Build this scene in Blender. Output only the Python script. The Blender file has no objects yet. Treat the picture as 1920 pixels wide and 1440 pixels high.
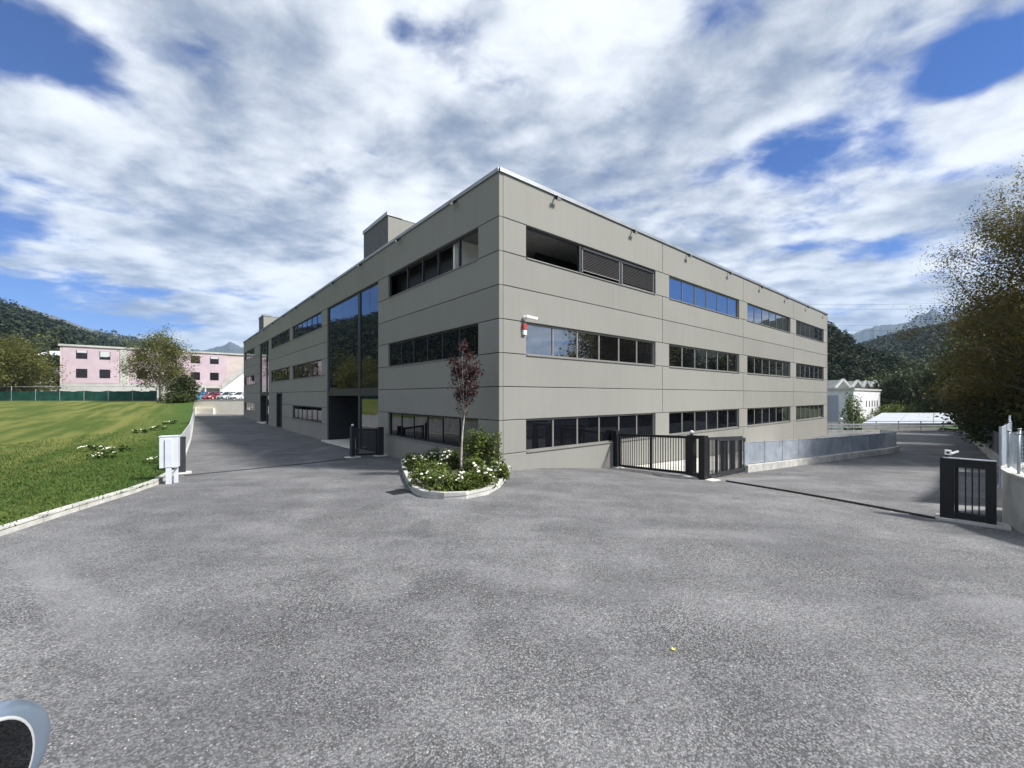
import bpy, bmesh, math, random
import numpy as np
from mathutils import Vector, Matrix
from mathutils.geometry import delaunay_2d_cdt

rng = np.random.default_rng(7)
random.seed(7)
SC = bpy.context.scene
COL = SC.collection
R = math.radians
ZC = 2.3                 # camera height above the ground under it
F = 781.0                # focal length in photograph pixels (1920 wide)
HY = 742.0               # horizon row in the photograph

# ------------------------------------------------------------------ camera
cam_d = bpy.data.cameras.new('camera')
cam_d.sensor_width = 36.0
cam_d.lens = F / 1920 * 36
cam_d.shift_y = (HY - 720) / 1920
cam_d.clip_start = 0.05
cam_d.clip_end = 20000
cam = bpy.data.objects.new('camera', cam_d)
COL.objects.link(cam)
cam.location = (0, 0, ZC)
cam.rotation_euler = (R(90), 0, 0)
SC.camera = cam

# ------------------------------------------------------------------ sun and sky
SUN_AZ = R(104)           # measured from +Y towards +X
SUN_EL = R(47)
sun_d = bpy.data.lights.new('sun', 'SUN')
sun_d.energy = 4.8
sun_d.angle = R(7)
sun_d.color = (1.0, 0.96, 0.90)
sun = bpy.data.objects.new('sun', sun_d)
COL.objects.link(sun)
sd = Vector((math.sin(SUN_AZ) * math.cos(SUN_EL), math.cos(SUN_AZ) * math.cos(SUN_EL), math.sin(SUN_EL)))
sun.rotation_euler = sd.to_track_quat('Z', 'Y').to_euler()
sun.location = sd * 60

SC.view_settings.view_transform = 'Standard'
SC.view_settings.look = 'None'
SC.view_settings.gamma = 1.0
SC.view_settings.exposure = 0.74
SC.view_settings.use_curve_mapping = False
SC.render.engine = 'CYCLES'
SC.cycles.use_denoising = True
SC.cycles.max_bounces = 8
SC.cycles.transparent_max_bounces = 12
SC.cycles.volume_bounces = 0


class NT:
    """small helper for node trees"""
    def __init__(self, tree):
        self.t = tree
        self.t.nodes.clear()

    def n(self, kind, **kw):
        nd = self.t.nodes.new(kind)
        for k, v in kw.items():
            if k.startswith('i_'):
                key = k[2:].replace('_', ' ')
                nd.inputs[key].default_value = v
            else:
                setattr(nd, k, v)
        return nd

    def l(self, a, b):
        self.t.links.new(a, b)

    def math(self, op, a, b=None, clamp=False):
        nd = self.t.nodes.new('ShaderNodeMath')
        nd.operation = op
        nd.use_clamp = clamp
        for i, v in enumerate((a, b)):
            if v is None:
                continue
            if isinstance(v, (int, float)):
                nd.inputs[i].default_value = v
            else:
                self.l(v, nd.inputs[i])
        return nd.outputs[0]

    def mapr(self, v, a, b, c, d, smooth=True):
        nd = self.t.nodes.new('ShaderNodeMapRange')
        nd.interpolation_type = 'SMOOTHSTEP' if smooth else 'LINEAR'
        self.l(v, nd.inputs[0])
        for i, x in enumerate((a, b, c, d)):
            nd.inputs[i + 1].default_value = x
        return nd.outputs[0]

    def mix(self, fac, a, b, blend='MIX'):
        nd = self.t.nodes.new('ShaderNodeMix')
        nd.data_type = 'RGBA'
        nd.blend_type = blend
        for sock, v in ((nd.inputs[0], fac), (nd.inputs[6], a), (nd.inputs[7], b)):
            if isinstance(v, (int, float)):
                sock.default_value = v
            elif isinstance(v, tuple):
                sock.default_value = (*v, 1) if len(v) == 3 else v
            else:
                self.l(v, sock)
        return nd.outputs[2]

    def noise(self, vec, scale, detail=4, rough=0.55, dist=0.0):
        nd = self.t.nodes.new('ShaderNodeTexNoise')
        nd.inputs['Scale'].default_value = scale
        nd.inputs['Detail'].default_value = detail
        nd.inputs['Roughness'].default_value = rough
        nd.inputs['Distortion'].default_value = dist
        if vec is not None:
            self.l(vec, nd.inputs['Vector'])
        return nd.outputs['Fac']


def pdir(px, py):
    return ((px - 960) / F, 1.0, (HY - py) / F)


def build_world():
    w = bpy.data.worlds.new('World')
    SC.world = w
    w.use_nodes = True
    T = NT(w.node_tree)
    out = T.n('ShaderNodeOutputWorld')
    sky = T.n('ShaderNodeTexSky')
    sky.sky_type = 'NISHITA'
    sky.sun_disc = False
    sky.sun_elevation = SUN_EL
    sky.sun_rotation = SUN_AZ
    sky.altitude = 600
    sky.air_density = 0.9
    sky.dust_density = 0.3
    sky.ozone_density = 4.0
    skyc = T.mix(1.0, sky.outputs[0], (0.20, 0.58, 1.15), 'MULTIPLY')
    tc = T.n('ShaderNodeTexCoord')
    sep = T.n('ShaderNodeSeparateXYZ')
    T.l(tc.outputs['Generated'], sep.inputs[0])
    K = 0.17
    den = T.math('ADD', T.math('MAXIMUM', sep.outputs[2], 0.0), K)
    comb = T.n('ShaderNodeCombineXYZ')
    T.l(T.math('DIVIDE', sep.outputs[0], den), comb.inputs[0])
    T.l(T.math('DIVIDE', sep.outputs[1], den), comb.inputs[1])
    p = comb.outputs[0]
    # wind-drawn layer: stretched along the wind, which blows across the valley axis
    mp = T.n('ShaderNodeMapping')
    mp.inputs['Rotation'].default_value = (0, 0, R(-20))
    mp.inputs['Scale'].default_value = (1.0, 1.2, 1)
    mp.inputs['Location'].default_value = (3.1, 1.7, 0.4)
    T.l(p, mp.inputs['Vector'])
    q = mp.outputs[0]
    def field(vec):
        big = T.noise(vec, 1.15, 3, 0.5, 0.3)
        mid = T.noise(vec, 2.7, 5, 0.48, 0.1)
        fine = T.noise(vec, 8.0, 7, 0.62, 0.4)
        c = T.math('ADD', T.math('MULTIPLY', big, 0.40), T.math('MULTIPLY', mid, 0.50))
        return T.math('ADD', c, T.math('MULTIPLY', fine, 0.17)), mid
    cov, mid0 = field(q)
    off = T.n('ShaderNodeVectorMath', operation='ADD')
    off.inputs[1].default_value = (0.075 * math.sin(SUN_AZ), 0.075 * math.cos(SUN_AZ) + 0.03, 0)
    T.l(q, off.inputs[0])
    cov_s, mid1 = field(off.outputs[0])
    slope = T.math('SUBTRACT', cov, cov_s)
    thick = cov
    # clear openings in the cloud deck (positions on the cloud layer)
    def cp(px, py):
        d = Vector(pdir(px, py)).normalized()
        return Vector((d.x / (d.z + K), d.y / (d.z + K), 0))
    gaps = [(50, 60, 210, .20), (160, 140, 130, .10), (390, 95, 110, .15), (-40, 430, 150, .10), (110, 588, 210, .26),
            (1620, 200, 210, .13), (1430, 285, 120, .11), (1890, 90, 140, .26), (1770, 290, 130, .05),
            (1700, 450, 90, .09), (1320, 330, 60, .08), (-200, 10, 200, .3), (-420, 390, 380, .2), (600, 70, 70, .08), (745, 60, 40, .08),
            (2100, 420, 260, .2), (3400, 120, 900, .24), (5200, -300, 1500, .24)]
    for px, py, rp, amp in gaps:
        c = cp(px, py)
        rad = ((cp(px + rp, py) - c).length + (cp(px, py - rp * .6) - c).length) / 2
        dn = T.n('ShaderNodeVectorMath', operation='DISTANCE')
        dn.inputs[1].default_value = c
        T.l(p, dn.inputs[0])
        cov = T.math('SUBTRACT', cov, T.mapr(dn.outputs['Value'], 0.0, rad * 1.5, amp, 0.0))
    dens = T.mapr(cov, 0.345, 0.485, 0.0, 1.0)
    # brightness: sunward flanks bright, thick cores grey
    shade1 = T.noise(q, 1.7, 4, 0.5, 0.3)
    sh = T.math('ADD', T.math('MULTIPLY', slope, 3.2), T.math('MULTIPLY', T.math('SUBTRACT', shade1, 0.5), 1.5))
    sh = T.math('SUBTRACT', sh, T.math('MULTIPLY', T.math('SUBTRACT', thick, 0.53), 1.6))
    sh = T.mapr(T.math('ADD', sh, 0.56), 0.08, 0.95, 0.0, 1.0)
    ccol = T.mix(sh, (0.165, 0.205, 0.280), (0.66, 0.685, 0.71))
    bs = T.n('ShaderNodeBackground')
    T.l(skyc, bs.inputs[0])
    bs.inputs[1].default_value = 0.068
    bc = T.n('ShaderNodeBackground')
    T.l(ccol, bc.inputs[0])
    bc.inputs[1].default_value = 1.0
    mx = T.n('ShaderNodeMixShader')
    T.l(T.math('MULTIPLY', dens, 0.96), mx.inputs[0])
    T.l(bs.outputs[0], mx.inputs[1])
    T.l(bc.outputs[0], mx.inputs[2])
    T.l(mx.outputs[0], out.inputs[0])


build_world()

# ------------------------------------------------------------------ materials
MATS = {}


def principled(name):
    m = bpy.data.materials.new(name)
    m.use_nodes = True
    T = NT(m.node_tree)
    out = T.n('ShaderNodeOutputMaterial')
    b = T.n('ShaderNodeBsdfPrincipled')
    T.l(b.outputs[0], out.inputs[0])
    MATS[name] = m
    return m, T, b, out


def simple(name, col, rough=0.6, var=0.12, scale=3.0, bump=0.0, bscale=60.0, metal=0.0, spec=0.5, coat=0.0):
    m, T, b, out = principled(name)
    tc = T.n('ShaderNodeTexCoord')
    v = tc.outputs['Object']
    nz = T.noise(v, scale, 6, 0.6)
    lo = tuple(c * (1 - var) for c in col)
    hi = tuple(min(1, c * (1 + var)) for c in col)
    T.l(T.mix(T.mapr(nz, 0.3, 0.7, 0, 1), lo, hi), b.inputs['Base Color'])
    b.inputs['Roughness'].default_value = rough
    b.inputs['Metallic'].default_value = metal
    b.inputs['Specular IOR Level'].default_value = spec
    b.inputs['Coat Weight'].default_value = coat
    if bump:
        bn = T.n('ShaderNodeBump')
        bn.inputs['Strength'].default_value = bump
        bn.inputs['Distance'].default_value = 0.01
        T.l(T.noise(v, bscale, 4, 0.6), bn.inputs['Height'])
        T.l(bn.outputs[0], b.inputs['Normal'])
    return m


def panel_mat():
    m, T, b, out = principled('panel')
    tc = T.n('ShaderNodeTexCoord')
    v = tc.outputs['Object']
    oi = T.n('ShaderNodeObjectInfo')
    big = T.noise(v, 0.35, 5, 0.6)
    mp = T.n('ShaderNodeMapping')
    mp.inputs['Scale'].default_value = (2.2, 2.2, 0.18)
    T.l(v, mp.inputs[0])
    streak = T.noise(mp.outputs[0], 2.0, 5, 0.6)
    fine = T.noise(v, 45, 4, 0.7)
    f = T.math('ADD', T.math('MULTIPLY', big, 0.5), T.math('MULTIPLY', streak, 0.35))
    f = T.math('ADD', f, T.math('MULTIPLY', oi.outputs['Random'], 0.22))
    f = T.math('ADD', f, T.math('MULTIPLY', fine, 0.15))
    T.l(T.mix(T.mapr(f, 0.3, 0.95, 0, 1, False), (0.222, 0.220, 0.201), (0.290, 0.288, 0.266)), b.inputs['Base Color'])
    b.inputs['Roughness'].default_value = 0.8
    b.inputs['Specular IOR Level'].default_value = 0.25
    bn = T.n('ShaderNodeBump')
    bn.inputs['Strength'].default_value = 0.12
    bn.inputs['Distance'].default_value = 0.01
    T.l(T.noise(v, 90, 3, 0.6), bn.inputs['Height'])
    T.l(bn.outputs[0], b.inputs['Normal'])


def glass_mat(name, ior, tint=(0.004, 0.0045, 0.006), wob=0.006):
    m, T, b, out = principled(name)
    T.t.nodes.remove(b)
    tc = T.n('ShaderNodeTexCoord')
    bn = T.n('ShaderNodeBump')
    bn.inputs['Strength'].default_value = 0.25
    bn.inputs['Distance'].default_value = wob
    T.l(T.noise(tc.outputs['Object'], 1.1, 1, 0.4), bn.inputs['Height'])
    fr = T.n('ShaderNodeFresnel')
    fr.inputs[0].default_value = ior
    T.l(bn.outputs[0], fr.inputs[1])
    df = T.n('ShaderNodeBsdfDiffuse')
    oi = T.n('ShaderNodeObjectInfo')
    T.l(T.mix(oi.outputs['Random'], tuple(c * 0.4 for c in tint), tuple(c * 1.8 for c in tint)), df.inputs[0])
    gl = T.n('ShaderNodeBsdfGlossy')
    gl.inputs[0].default_value = (0.92, 0.95, 1.0, 1)
    gl.inputs[1].default_value = 0.015
    T.l(bn.outputs[0], gl.inputs['Normal'])
    mx = T.n('ShaderNodeMixShader')
    T.l(fr.outputs[0], mx.inputs[0])
    T.l(df.outputs[0], mx.inputs[1])
    T.l(gl.outputs[0], mx.inputs[2])
    T.l(mx.outputs[0], out.inputs[0])


def asphalt_mat(name, c0, c1, fleck):
    m, T, b, out = principled(name)
    tc = T.n('ShaderNodeTexCoord')
    v = tc.outputs['Object']
    big = T.noise(v, 0.22, 6, 0.6, 0.6)
    med = T.noise(v, 1.3, 6, 0.65, 0.3)
    mp = T.n('ShaderNodeMapping')
    mp.inputs['Rotation'].default_value = (0, 0, R(35))
    mp.inputs['Scale'].default_value = (0.15, 1.2, 1)
    T.l(v, mp.inputs[0])
    tracks = T.noise(mp.outputs[0], 1.1, 5, 0.6, 0.5)
    f = T.math('ADD', T.math('MULTIPLY', big, 0.45), T.math('MULTIPLY', med, 0.25))
    f = T.math('ADD', f, T.math('MULTIPLY', tracks, 0.30))
    base = T.mix(T.mapr(f, 0.36, 0.64, 0, 1), c0, c1)
    vo = T.n('ShaderNodeTexVoronoi')
    vo.inputs['Scale'].default_value = 66
    T.l(v, vo.inputs['Vector'])
    vsep = T.n('ShaderNodeSeparateColor')
    T.l(vo.outputs['Color'], vsep.inputs[0])
    stone = T.mapr(vsep.outputs[0], 0.0, 1.0, 0.52, 1.46, False)
    sc = T.mix(1.0, base, stone, 'MULTIPLY')
    # a share of the chippings is pale
    pale = T.math('GREATER_THAN', vsep.outputs[1], 0.90 - fleck)
    patch = T.mapr(T.noise(v, 0.5, 4, 0.6), 0.40, 0.66, 0.05, 1.0)
    sc = T.mix(T.math('MULTIPLY', T.math('MULTIPLY', pale, patch), 0.6), sc, (0.36, 0.35, 0.33))
    gap = T.mapr(T.noise(v, 0.8, 5, 0.65, 0.5), 0.35, 0.65, 0.25, 1.0)
    dark = T.math('MULTIPLY', T.mapr(vo.outputs['Distance'], 0.35, 0.75, 0.0, 0.9), gap)
    sc = T.mix(dark, sc, tuple(c * 0.35 for c in c0))
    # worn tyre arcs and old damp stains
    mpa = T.n('ShaderNodeMapping')
    mpa.inputs['Location'].default_value = (-6.0, -26.0, 0)
    T.l(v, mpa.inputs[0])
    ln = T.n('ShaderNodeVectorMath', operation='LENGTH')
    T.l(mpa.outputs[0], ln.inputs[0])
    rad = T.math('ADD', ln.outputs['Value'], T.math('MULTIPLY', T.noise(v, 0.35, 4, 0.6), 1.6))
    wav = T.math('SINE', T.math('MULTIPLY', rad, 2.6))
    arc = T.math('MULTIPLY', T.mapr(wav, 0.55, 1.0, 0, 1), T.mapr(T.noise(v, 0.16, 3, 0.5), 0.45, 0.65, 0, 1))
    sc = T.mix(T.math('MULTIPLY', arc, 0.38), sc, (0.27, 0.27, 0.28))
    stain = T.mapr(T.noise(v, 0.42, 7, 0.68, 1.2), 0.60, 0.70, 0, 0.38)
    sc = T.mix(stain, sc, (0.065, 0.066, 0.070))
    # second, larger chippings
    vo2 = T.n('ShaderNodeTexVoronoi')
    vo2.inputs['Scale'].default_value = 24
    T.l(v, vo2.inputs['Vector'])
    v2 = T.n('ShaderNodeSeparateColor')
    T.l(vo2.outputs['Color'], v2.inputs[0])
    p2 = T.math('MULTIPLY', T.math('GREATER_THAN', v2.outputs[2], 0.965 - fleck * 0.1), T.math('LESS_THAN', vo2.outputs['Distance'], 0.28))
    sc = T.mix(T.math('MULTIPLY', p2, 0.45), sc, (0.40, 0.40, 0.38))
    T.l(sc, b.inputs['Base Color'])
    b.inputs['Roughness'].default_value = 0.85
    b.inputs['Specular IOR Level'].default_value = 0.35
    bn = T.n('ShaderNodeBump')
    bn.inputs['Strength'].default_value = 0.8
    bn.inputs['Distance'].default_value = 0.006
    T.l(T.math('SUBTRACT', 1.0, vo.outputs['Distance']), bn.inputs['Height'])
    T.l(bn.outputs[0], b.inputs['Normal'])


def leaf_mat(name, cols, rough=0.55, trans=0.35):
    m, T, b, out = principled(name)
    g = T.n('ShaderNodeNewGeometry')
    cr = T.n('ShaderNodeValToRGB')
    T.l(g.outputs['Random Per Island'], cr.inputs[0])
    el = cr.color_ramp.elements
    el[0].color = (*cols[0], 1)
    el[1].color = (*cols[-1], 1)
    for i, c in enumerate(cols[1:-1]):
        e = el.new((i + 1) / (len(cols) - 1))
        e.color = (*c, 1)
    tc = T.n('ShaderNodeTexCoord')
    nz = T.noise(tc.outputs['Object'], 0.9, 4, 0.6)
    c = T.mix(1.0, cr.outputs[0], T.mapr(nz, 0.3, 0.7, 0.7, 1.3, False), 'MULTIPLY')
    T.l(c, b.inputs['Base Color'])
    b.inputs['Roughness'].default_value = rough
    b.inputs['Specular IOR Level'].default_value = 0.3
    if trans:
        tr = T.n('ShaderNodeBsdfTranslucent')
        T.l(c, tr.inputs[0])
        mx = T.n('ShaderNodeMixShader')
        mx.inputs[0].default_value = trans
        T.l(b.outputs[0], mx.inputs[1])
        T.l(tr.outputs[0], mx.inputs[2])
        T.l(mx.outputs[0], out.inputs[0])


def forest_mat(name, c0, c1, c2, scale):
    m, T, b, out = principled(name)
    tc = T.n('ShaderNodeTexCoord')
    v = tc.outputs['Object']
    g = T.n('ShaderNodeNewGeometry')
    a = T.noise(v, scale, 6, 0.65)
    big = T.noise(v, scale * 0.12, 4, 0.6)
    f = T.math('ADD', T.math('MULTIPLY', a, 0.5), T.math('MULTIPLY', g.outputs['Random Per Island'], 0.35))
    c = T.mix(T.mapr(f, 0.25, 0.65, 0, 1), c0, c1)
    c = T.mix(T.mapr(big, 0.42, 0.66, 0, 0.85), c, c2)
    T.l(c, b.inputs['Base Color'])
    b.inputs['Roughness'].default_value = 0.9
    b.inputs['Specular IOR Level'].default_value = 0.1
    bn = T.n('ShaderNodeBump')
    bn.inputs['Strength'].default_value = 1.0
    bn.inputs['Distance'].default_value = 1.5
    T.l(T.noise(v, scale * 3, 5, 0.7), bn.inputs['Height'])
    T.l(bn.outputs[0], b.inputs['Normal'])


def lawn_mat():
    m, T, b, out = principled('lawn')
    tc = T.n('ShaderNodeTexCoord')
    v = tc.outputs['Object']
    sep = T.n('ShaderNodeSeparateXYZ')
    T.l(v, sep.inputs[0])
    mp = T.n('ShaderNodeMapping')
    mp.inputs['Rotation'].default_value = (0, 0, R(-36))
    T.l(v, mp.inputs[0])
    mp3 = T.n('ShaderNodeMapping')
    mp3.inputs['Scale'].default_value = (1.0, 0.07, 1)
    T.l(mp.outputs[0], mp3.inputs[0])
    rows = T.noise(mp3.outputs[0], 0.75, 6, 0.62, 0.35)
    n1 = T.noise(v, 0.5, 6, 0.65)
    n2 = T.noise(v, 14, 5, 0.7)
    band = T.mapr(T.math('ADD', T.math('MULTIPLY', rows, 0.75), T.math('MULTIPLY', n1, 0.25)), 0.42, 0.59, 0, 1)
    mown = T.mix(band, (0.062, 0.095, 0.016), (0.150, 0.160, 0.042))
    lush = T.mix(n1, (0.030, 0.070, 0.010), (0.070, 0.125, 0.022))
    # distance from the yard edge: a lush uncut margin
    edge = T.math('ADD', T.math('MULTIPLY', sep.outputs[0], 0.80), T.math('MULTIPLY', sep.outputs[1], 0.60))
    edge = T.math('ADD', edge, T.math('MULTIPLY', n1, 3.5))
    c = T.mix(T.mapr(edge, -2.8, 1.2, 0, 1), mown, lush)
    c = T.mix(1.0, c, T.mapr(n2, 0.25, 0.75, 0.6, 1.35, False), 'MULTIPLY')
    T.l(c, b.inputs['Base Color'])
    b.inputs['Roughness'].default_value = 0.9
    b.inputs['Specular IOR Level'].default_value = 0.15
    bn = T.n('ShaderNodeBump')
    bn.inputs['Strength'].default_value = 1.0
    bn.inputs['Distance'].default_value = 0.05
    T.l(n2, bn.inputs['Height'])
    T.l(bn.outputs[0], b.inputs['Normal'])


panel_mat()
glass_mat('glass', 4.2)
glass_mat('glass_top', 5.5)
glass_mat('glass_left', 1.75)
glass_mat('glass_low', 1.6)
glass_mat('glass_bay', 2.6)
glass_mat('mirror_dark', 1.25, (0.004, 0.004, 0.005))
glass_mat('glass_dim', 2.0)
lawn_mat()
asphalt_mat('asphalt', (0.112, 0.113, 0.119), (0.205, 0.206, 0.213), 0.05)
simple('frame_grey', (0.23, 0.225, 0.21), 0.5, 0.08, metal=0.2)
simple('blind_grey', (0.030, 0.030, 0.032), 0.4, 0.1, metal=0.3)
simple('frame_dark', (0.035, 0.038, 0.042), 0.45, 0.1, metal=0.3)
simple('coping', (0.34, 0.36, 0.38), 0.45, 0.12, 1.5, metal=0.5)
simple('tower_clad', (0.085, 0.088, 0.088), 0.6, 0.15)
simple('roofing', (0.22, 0.22, 0.22), 0.9)
simple('room_white', (0.75, 0.75, 0.73), 0.8, 0.04)
simple('black_metal', (0.012, 0.013, 0.015), 0.5, 0.2, metal=0.2)
simple('anthracite', (0.030, 0.034, 0.040), 0.55, 0.15, 4, metal=0.2)
simple('galv', (0.36, 0.40, 0.46), 0.55, 0.18, 2.0, metal=0.35)
simple('galv_dark', (0.09, 0.105, 0.125), 0.6, 0.2, 2.0, metal=0.2)
simple('galv_light', (0.55, 0.57, 0.59), 0.45, 0.15, 3.0, metal=0.3)
simple('kerb', (0.47, 0.465, 0.44), 0.85, 0.22, 2.5, 0.5, 40)
simple('concrete', (0.42, 0.42, 0.40), 0.85, 0.2, 1.2, 0.4, 30)
simple('concrete_pale', (0.60, 0.59, 0.54), 0.85, 0.14, 1.0, 0.3, 30)
simple('wall_cream', (0.72, 0.69, 0.60), 0.9, 0.08, 0.5)
simple('white_paint', (0.80, 0.80, 0.78), 0.5, 0.06)
simple('cabinet', (0.60, 0.63, 0.68), 0.45, 0.08, 2.0)
simple('soil', (0.11, 0.095, 0.075), 0.95, 0.4, 8, 0.8, 40)
simple('pebble', (0.45, 0.44, 0.41), 0.8, 0.3, 12)
simple('chipping', (0.30, 0.30, 0.29), 0.85, 0.3, 12)
simple('bark', (0.10, 0.085, 0.065), 0.9, 0.35, 6, 0.8, 25)
simple('bark_pale', (0.40, 0.37, 0.32), 0.85, 0.3, 8, 0.6, 30)
simple('pink_plaster', (0.50, 0.40, 0.44), 0.9, 0.07, 0.6)
simple('cream_plaster', (0.53, 0.46, 0.43), 0.9, 0.10, 0.6)
simple('grey_plaster', (0.43, 0.43, 0.40), 0.9, 0.12, 0.6)
simple('white_plaster', (0.66, 0.67, 0.68), 0.9, 0.10, 0.8)
simple('blue_grey', (0.33, 0.37, 0.45), 0.6, 0.08)
simple('roof_sheet', (0.42, 0.44, 0.47), 0.5, 0.10, 0.5)
simple('window_dark', (0.016, 0.013, 0.015), 0.15, 0.3)
simple('shutter_pale', (0.50, 0.53, 0.53), 0.6, 0.06)
simple('green_net', (0.012, 0.085, 0.062), 0.8, 0.35, 1.2)
simple('rubber', (0.012, 0.012, 0.012), 0.85)
simple('rim_metal', (0.45, 0.46, 0.47), 0.35, 0.1, metal=0.8)
simple('red_plastic', (0.38, 0.06, 0.05), 0.35, 0.1)
simple('lamp_glass', (0.75, 0.77, 0.78), 0.25, 0.05)
simple('headlight', (0.70, 0.72, 0.75), 0.15, 0.05)
simple('tail_red', (0.30, 0.01, 0.01), 0.25)
simple('ground_earth', (0.07, 0.085, 0.030), 0.95, 0.35, 0.05, 0.5, 2)
simple('grass_verge', (0.055, 0.095, 0.018), 0.95, 0.4, 2.5, 0.8, 30)
simple('petal', (0.83, 0.81, 0.70), 0.6, 0.05)
simple('leaf_dry', (0.33, 0.28, 0.14), 0.8, 0.3, 5)
simple('leaf_yellow', (0.55, 0.50, 0.13), 0.7)
simple('rock', (0.16, 0.16, 0.16), 0.95, 0.3, 0.004)
for nm, c in (('car_blue', (0.04, 0.24, 0.45)), ('car_red', (0.33, 0.015, 0.03)), ('car_silver', (0.42, 0.44, 0.45)),
              ('car_white', (0.74, 0.75, 0.76)), ('car_dark', (0.02, 0.022, 0.03)), ('car_steel', (0.17, 0.22, 0.29))):
    simple(nm, c, 0.3, 0.03, metal=0.35 if 'white' not in nm else 0.0, coat=0.7)
leaf_mat('leaf_plum', [(0.030, 0.012, 0.014), (0.060, 0.024, 0.028), (0.11, 0.058, 0.058)])
leaf_mat('leaf_shrub', [(0.05, 0.085, 0.016), (0.095, 0.145, 0.028), (0.17, 0.20, 0.045)])
leaf_mat('leaf_rose', [(0.045, 0.085, 0.016), (0.10, 0.15, 0.028), (0.20, 0.22, 0.06)])
leaf_mat('leaf_tree', [(0.028, 0.045, 0.013), (0.05, 0.07, 0.018), (0.085, 0.095, 0.025)])
leaf_mat('leaf_olive', [(0.075, 0.088, 0.022), (0.12, 0.13, 0.032), (0.18, 0.175, 0.045)])
leaf_mat('leaf_brown', [(0.065, 0.065, 0.020), (0.12, 0.108, 0.030), (0.19, 0.15, 0.042)], trans=.45)
leaf_mat('leaf_dark', [(0.022, 0.036, 0.013), (0.038, 0.056, 0.019), (0.065, 0.082, 0.026)], trans=.4)
leaf_mat('leaf_bright', [(0.07, 0.11, 0.02), (0.11, 0.15, 0.03), (0.17, 0.20, 0.05)])
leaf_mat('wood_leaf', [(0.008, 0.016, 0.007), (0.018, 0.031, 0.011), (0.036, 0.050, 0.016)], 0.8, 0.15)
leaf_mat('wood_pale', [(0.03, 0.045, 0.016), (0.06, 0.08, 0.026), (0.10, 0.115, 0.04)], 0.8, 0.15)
leaf_mat('blade', [(0.028, 0.070, 0.010), (0.05, 0.108, 0.016), (0.13, 0.155, 0.04)], 0.7, 0.3)
forest_mat('forest', (0.007, 0.014, 0.007), (0.017, 0.029, 0.011), (0.030, 0.043, 0.014), 0.03)  # greens darkened to carry cloud shadow and deep woodland shade in the colour
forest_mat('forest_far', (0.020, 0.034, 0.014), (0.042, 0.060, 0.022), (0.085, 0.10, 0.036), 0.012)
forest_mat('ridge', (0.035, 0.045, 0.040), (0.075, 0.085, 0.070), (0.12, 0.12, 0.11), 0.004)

# ------------------------------------------------------------------ mesh helpers


def tag(o, label=None, cat=None, group=None, kind=None):
    if label:
        o['label'] = label
    if cat:
        o['category'] = cat
    if group:
        o['group'] = group
    if kind:
        o['kind'] = kind
    return o


def empty(name, loc, label=None, cat=None, group=None):
    o = bpy.data.objects.new(name, None)
    COL.objects.link(o)
    o.location = loc
    o.empty_display_size = 0.2
    return tag(o, label, cat, group)


def root_loc(o):
    while o.parent is not None:
        o = o.parent
    return Vector(o.location)


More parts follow.
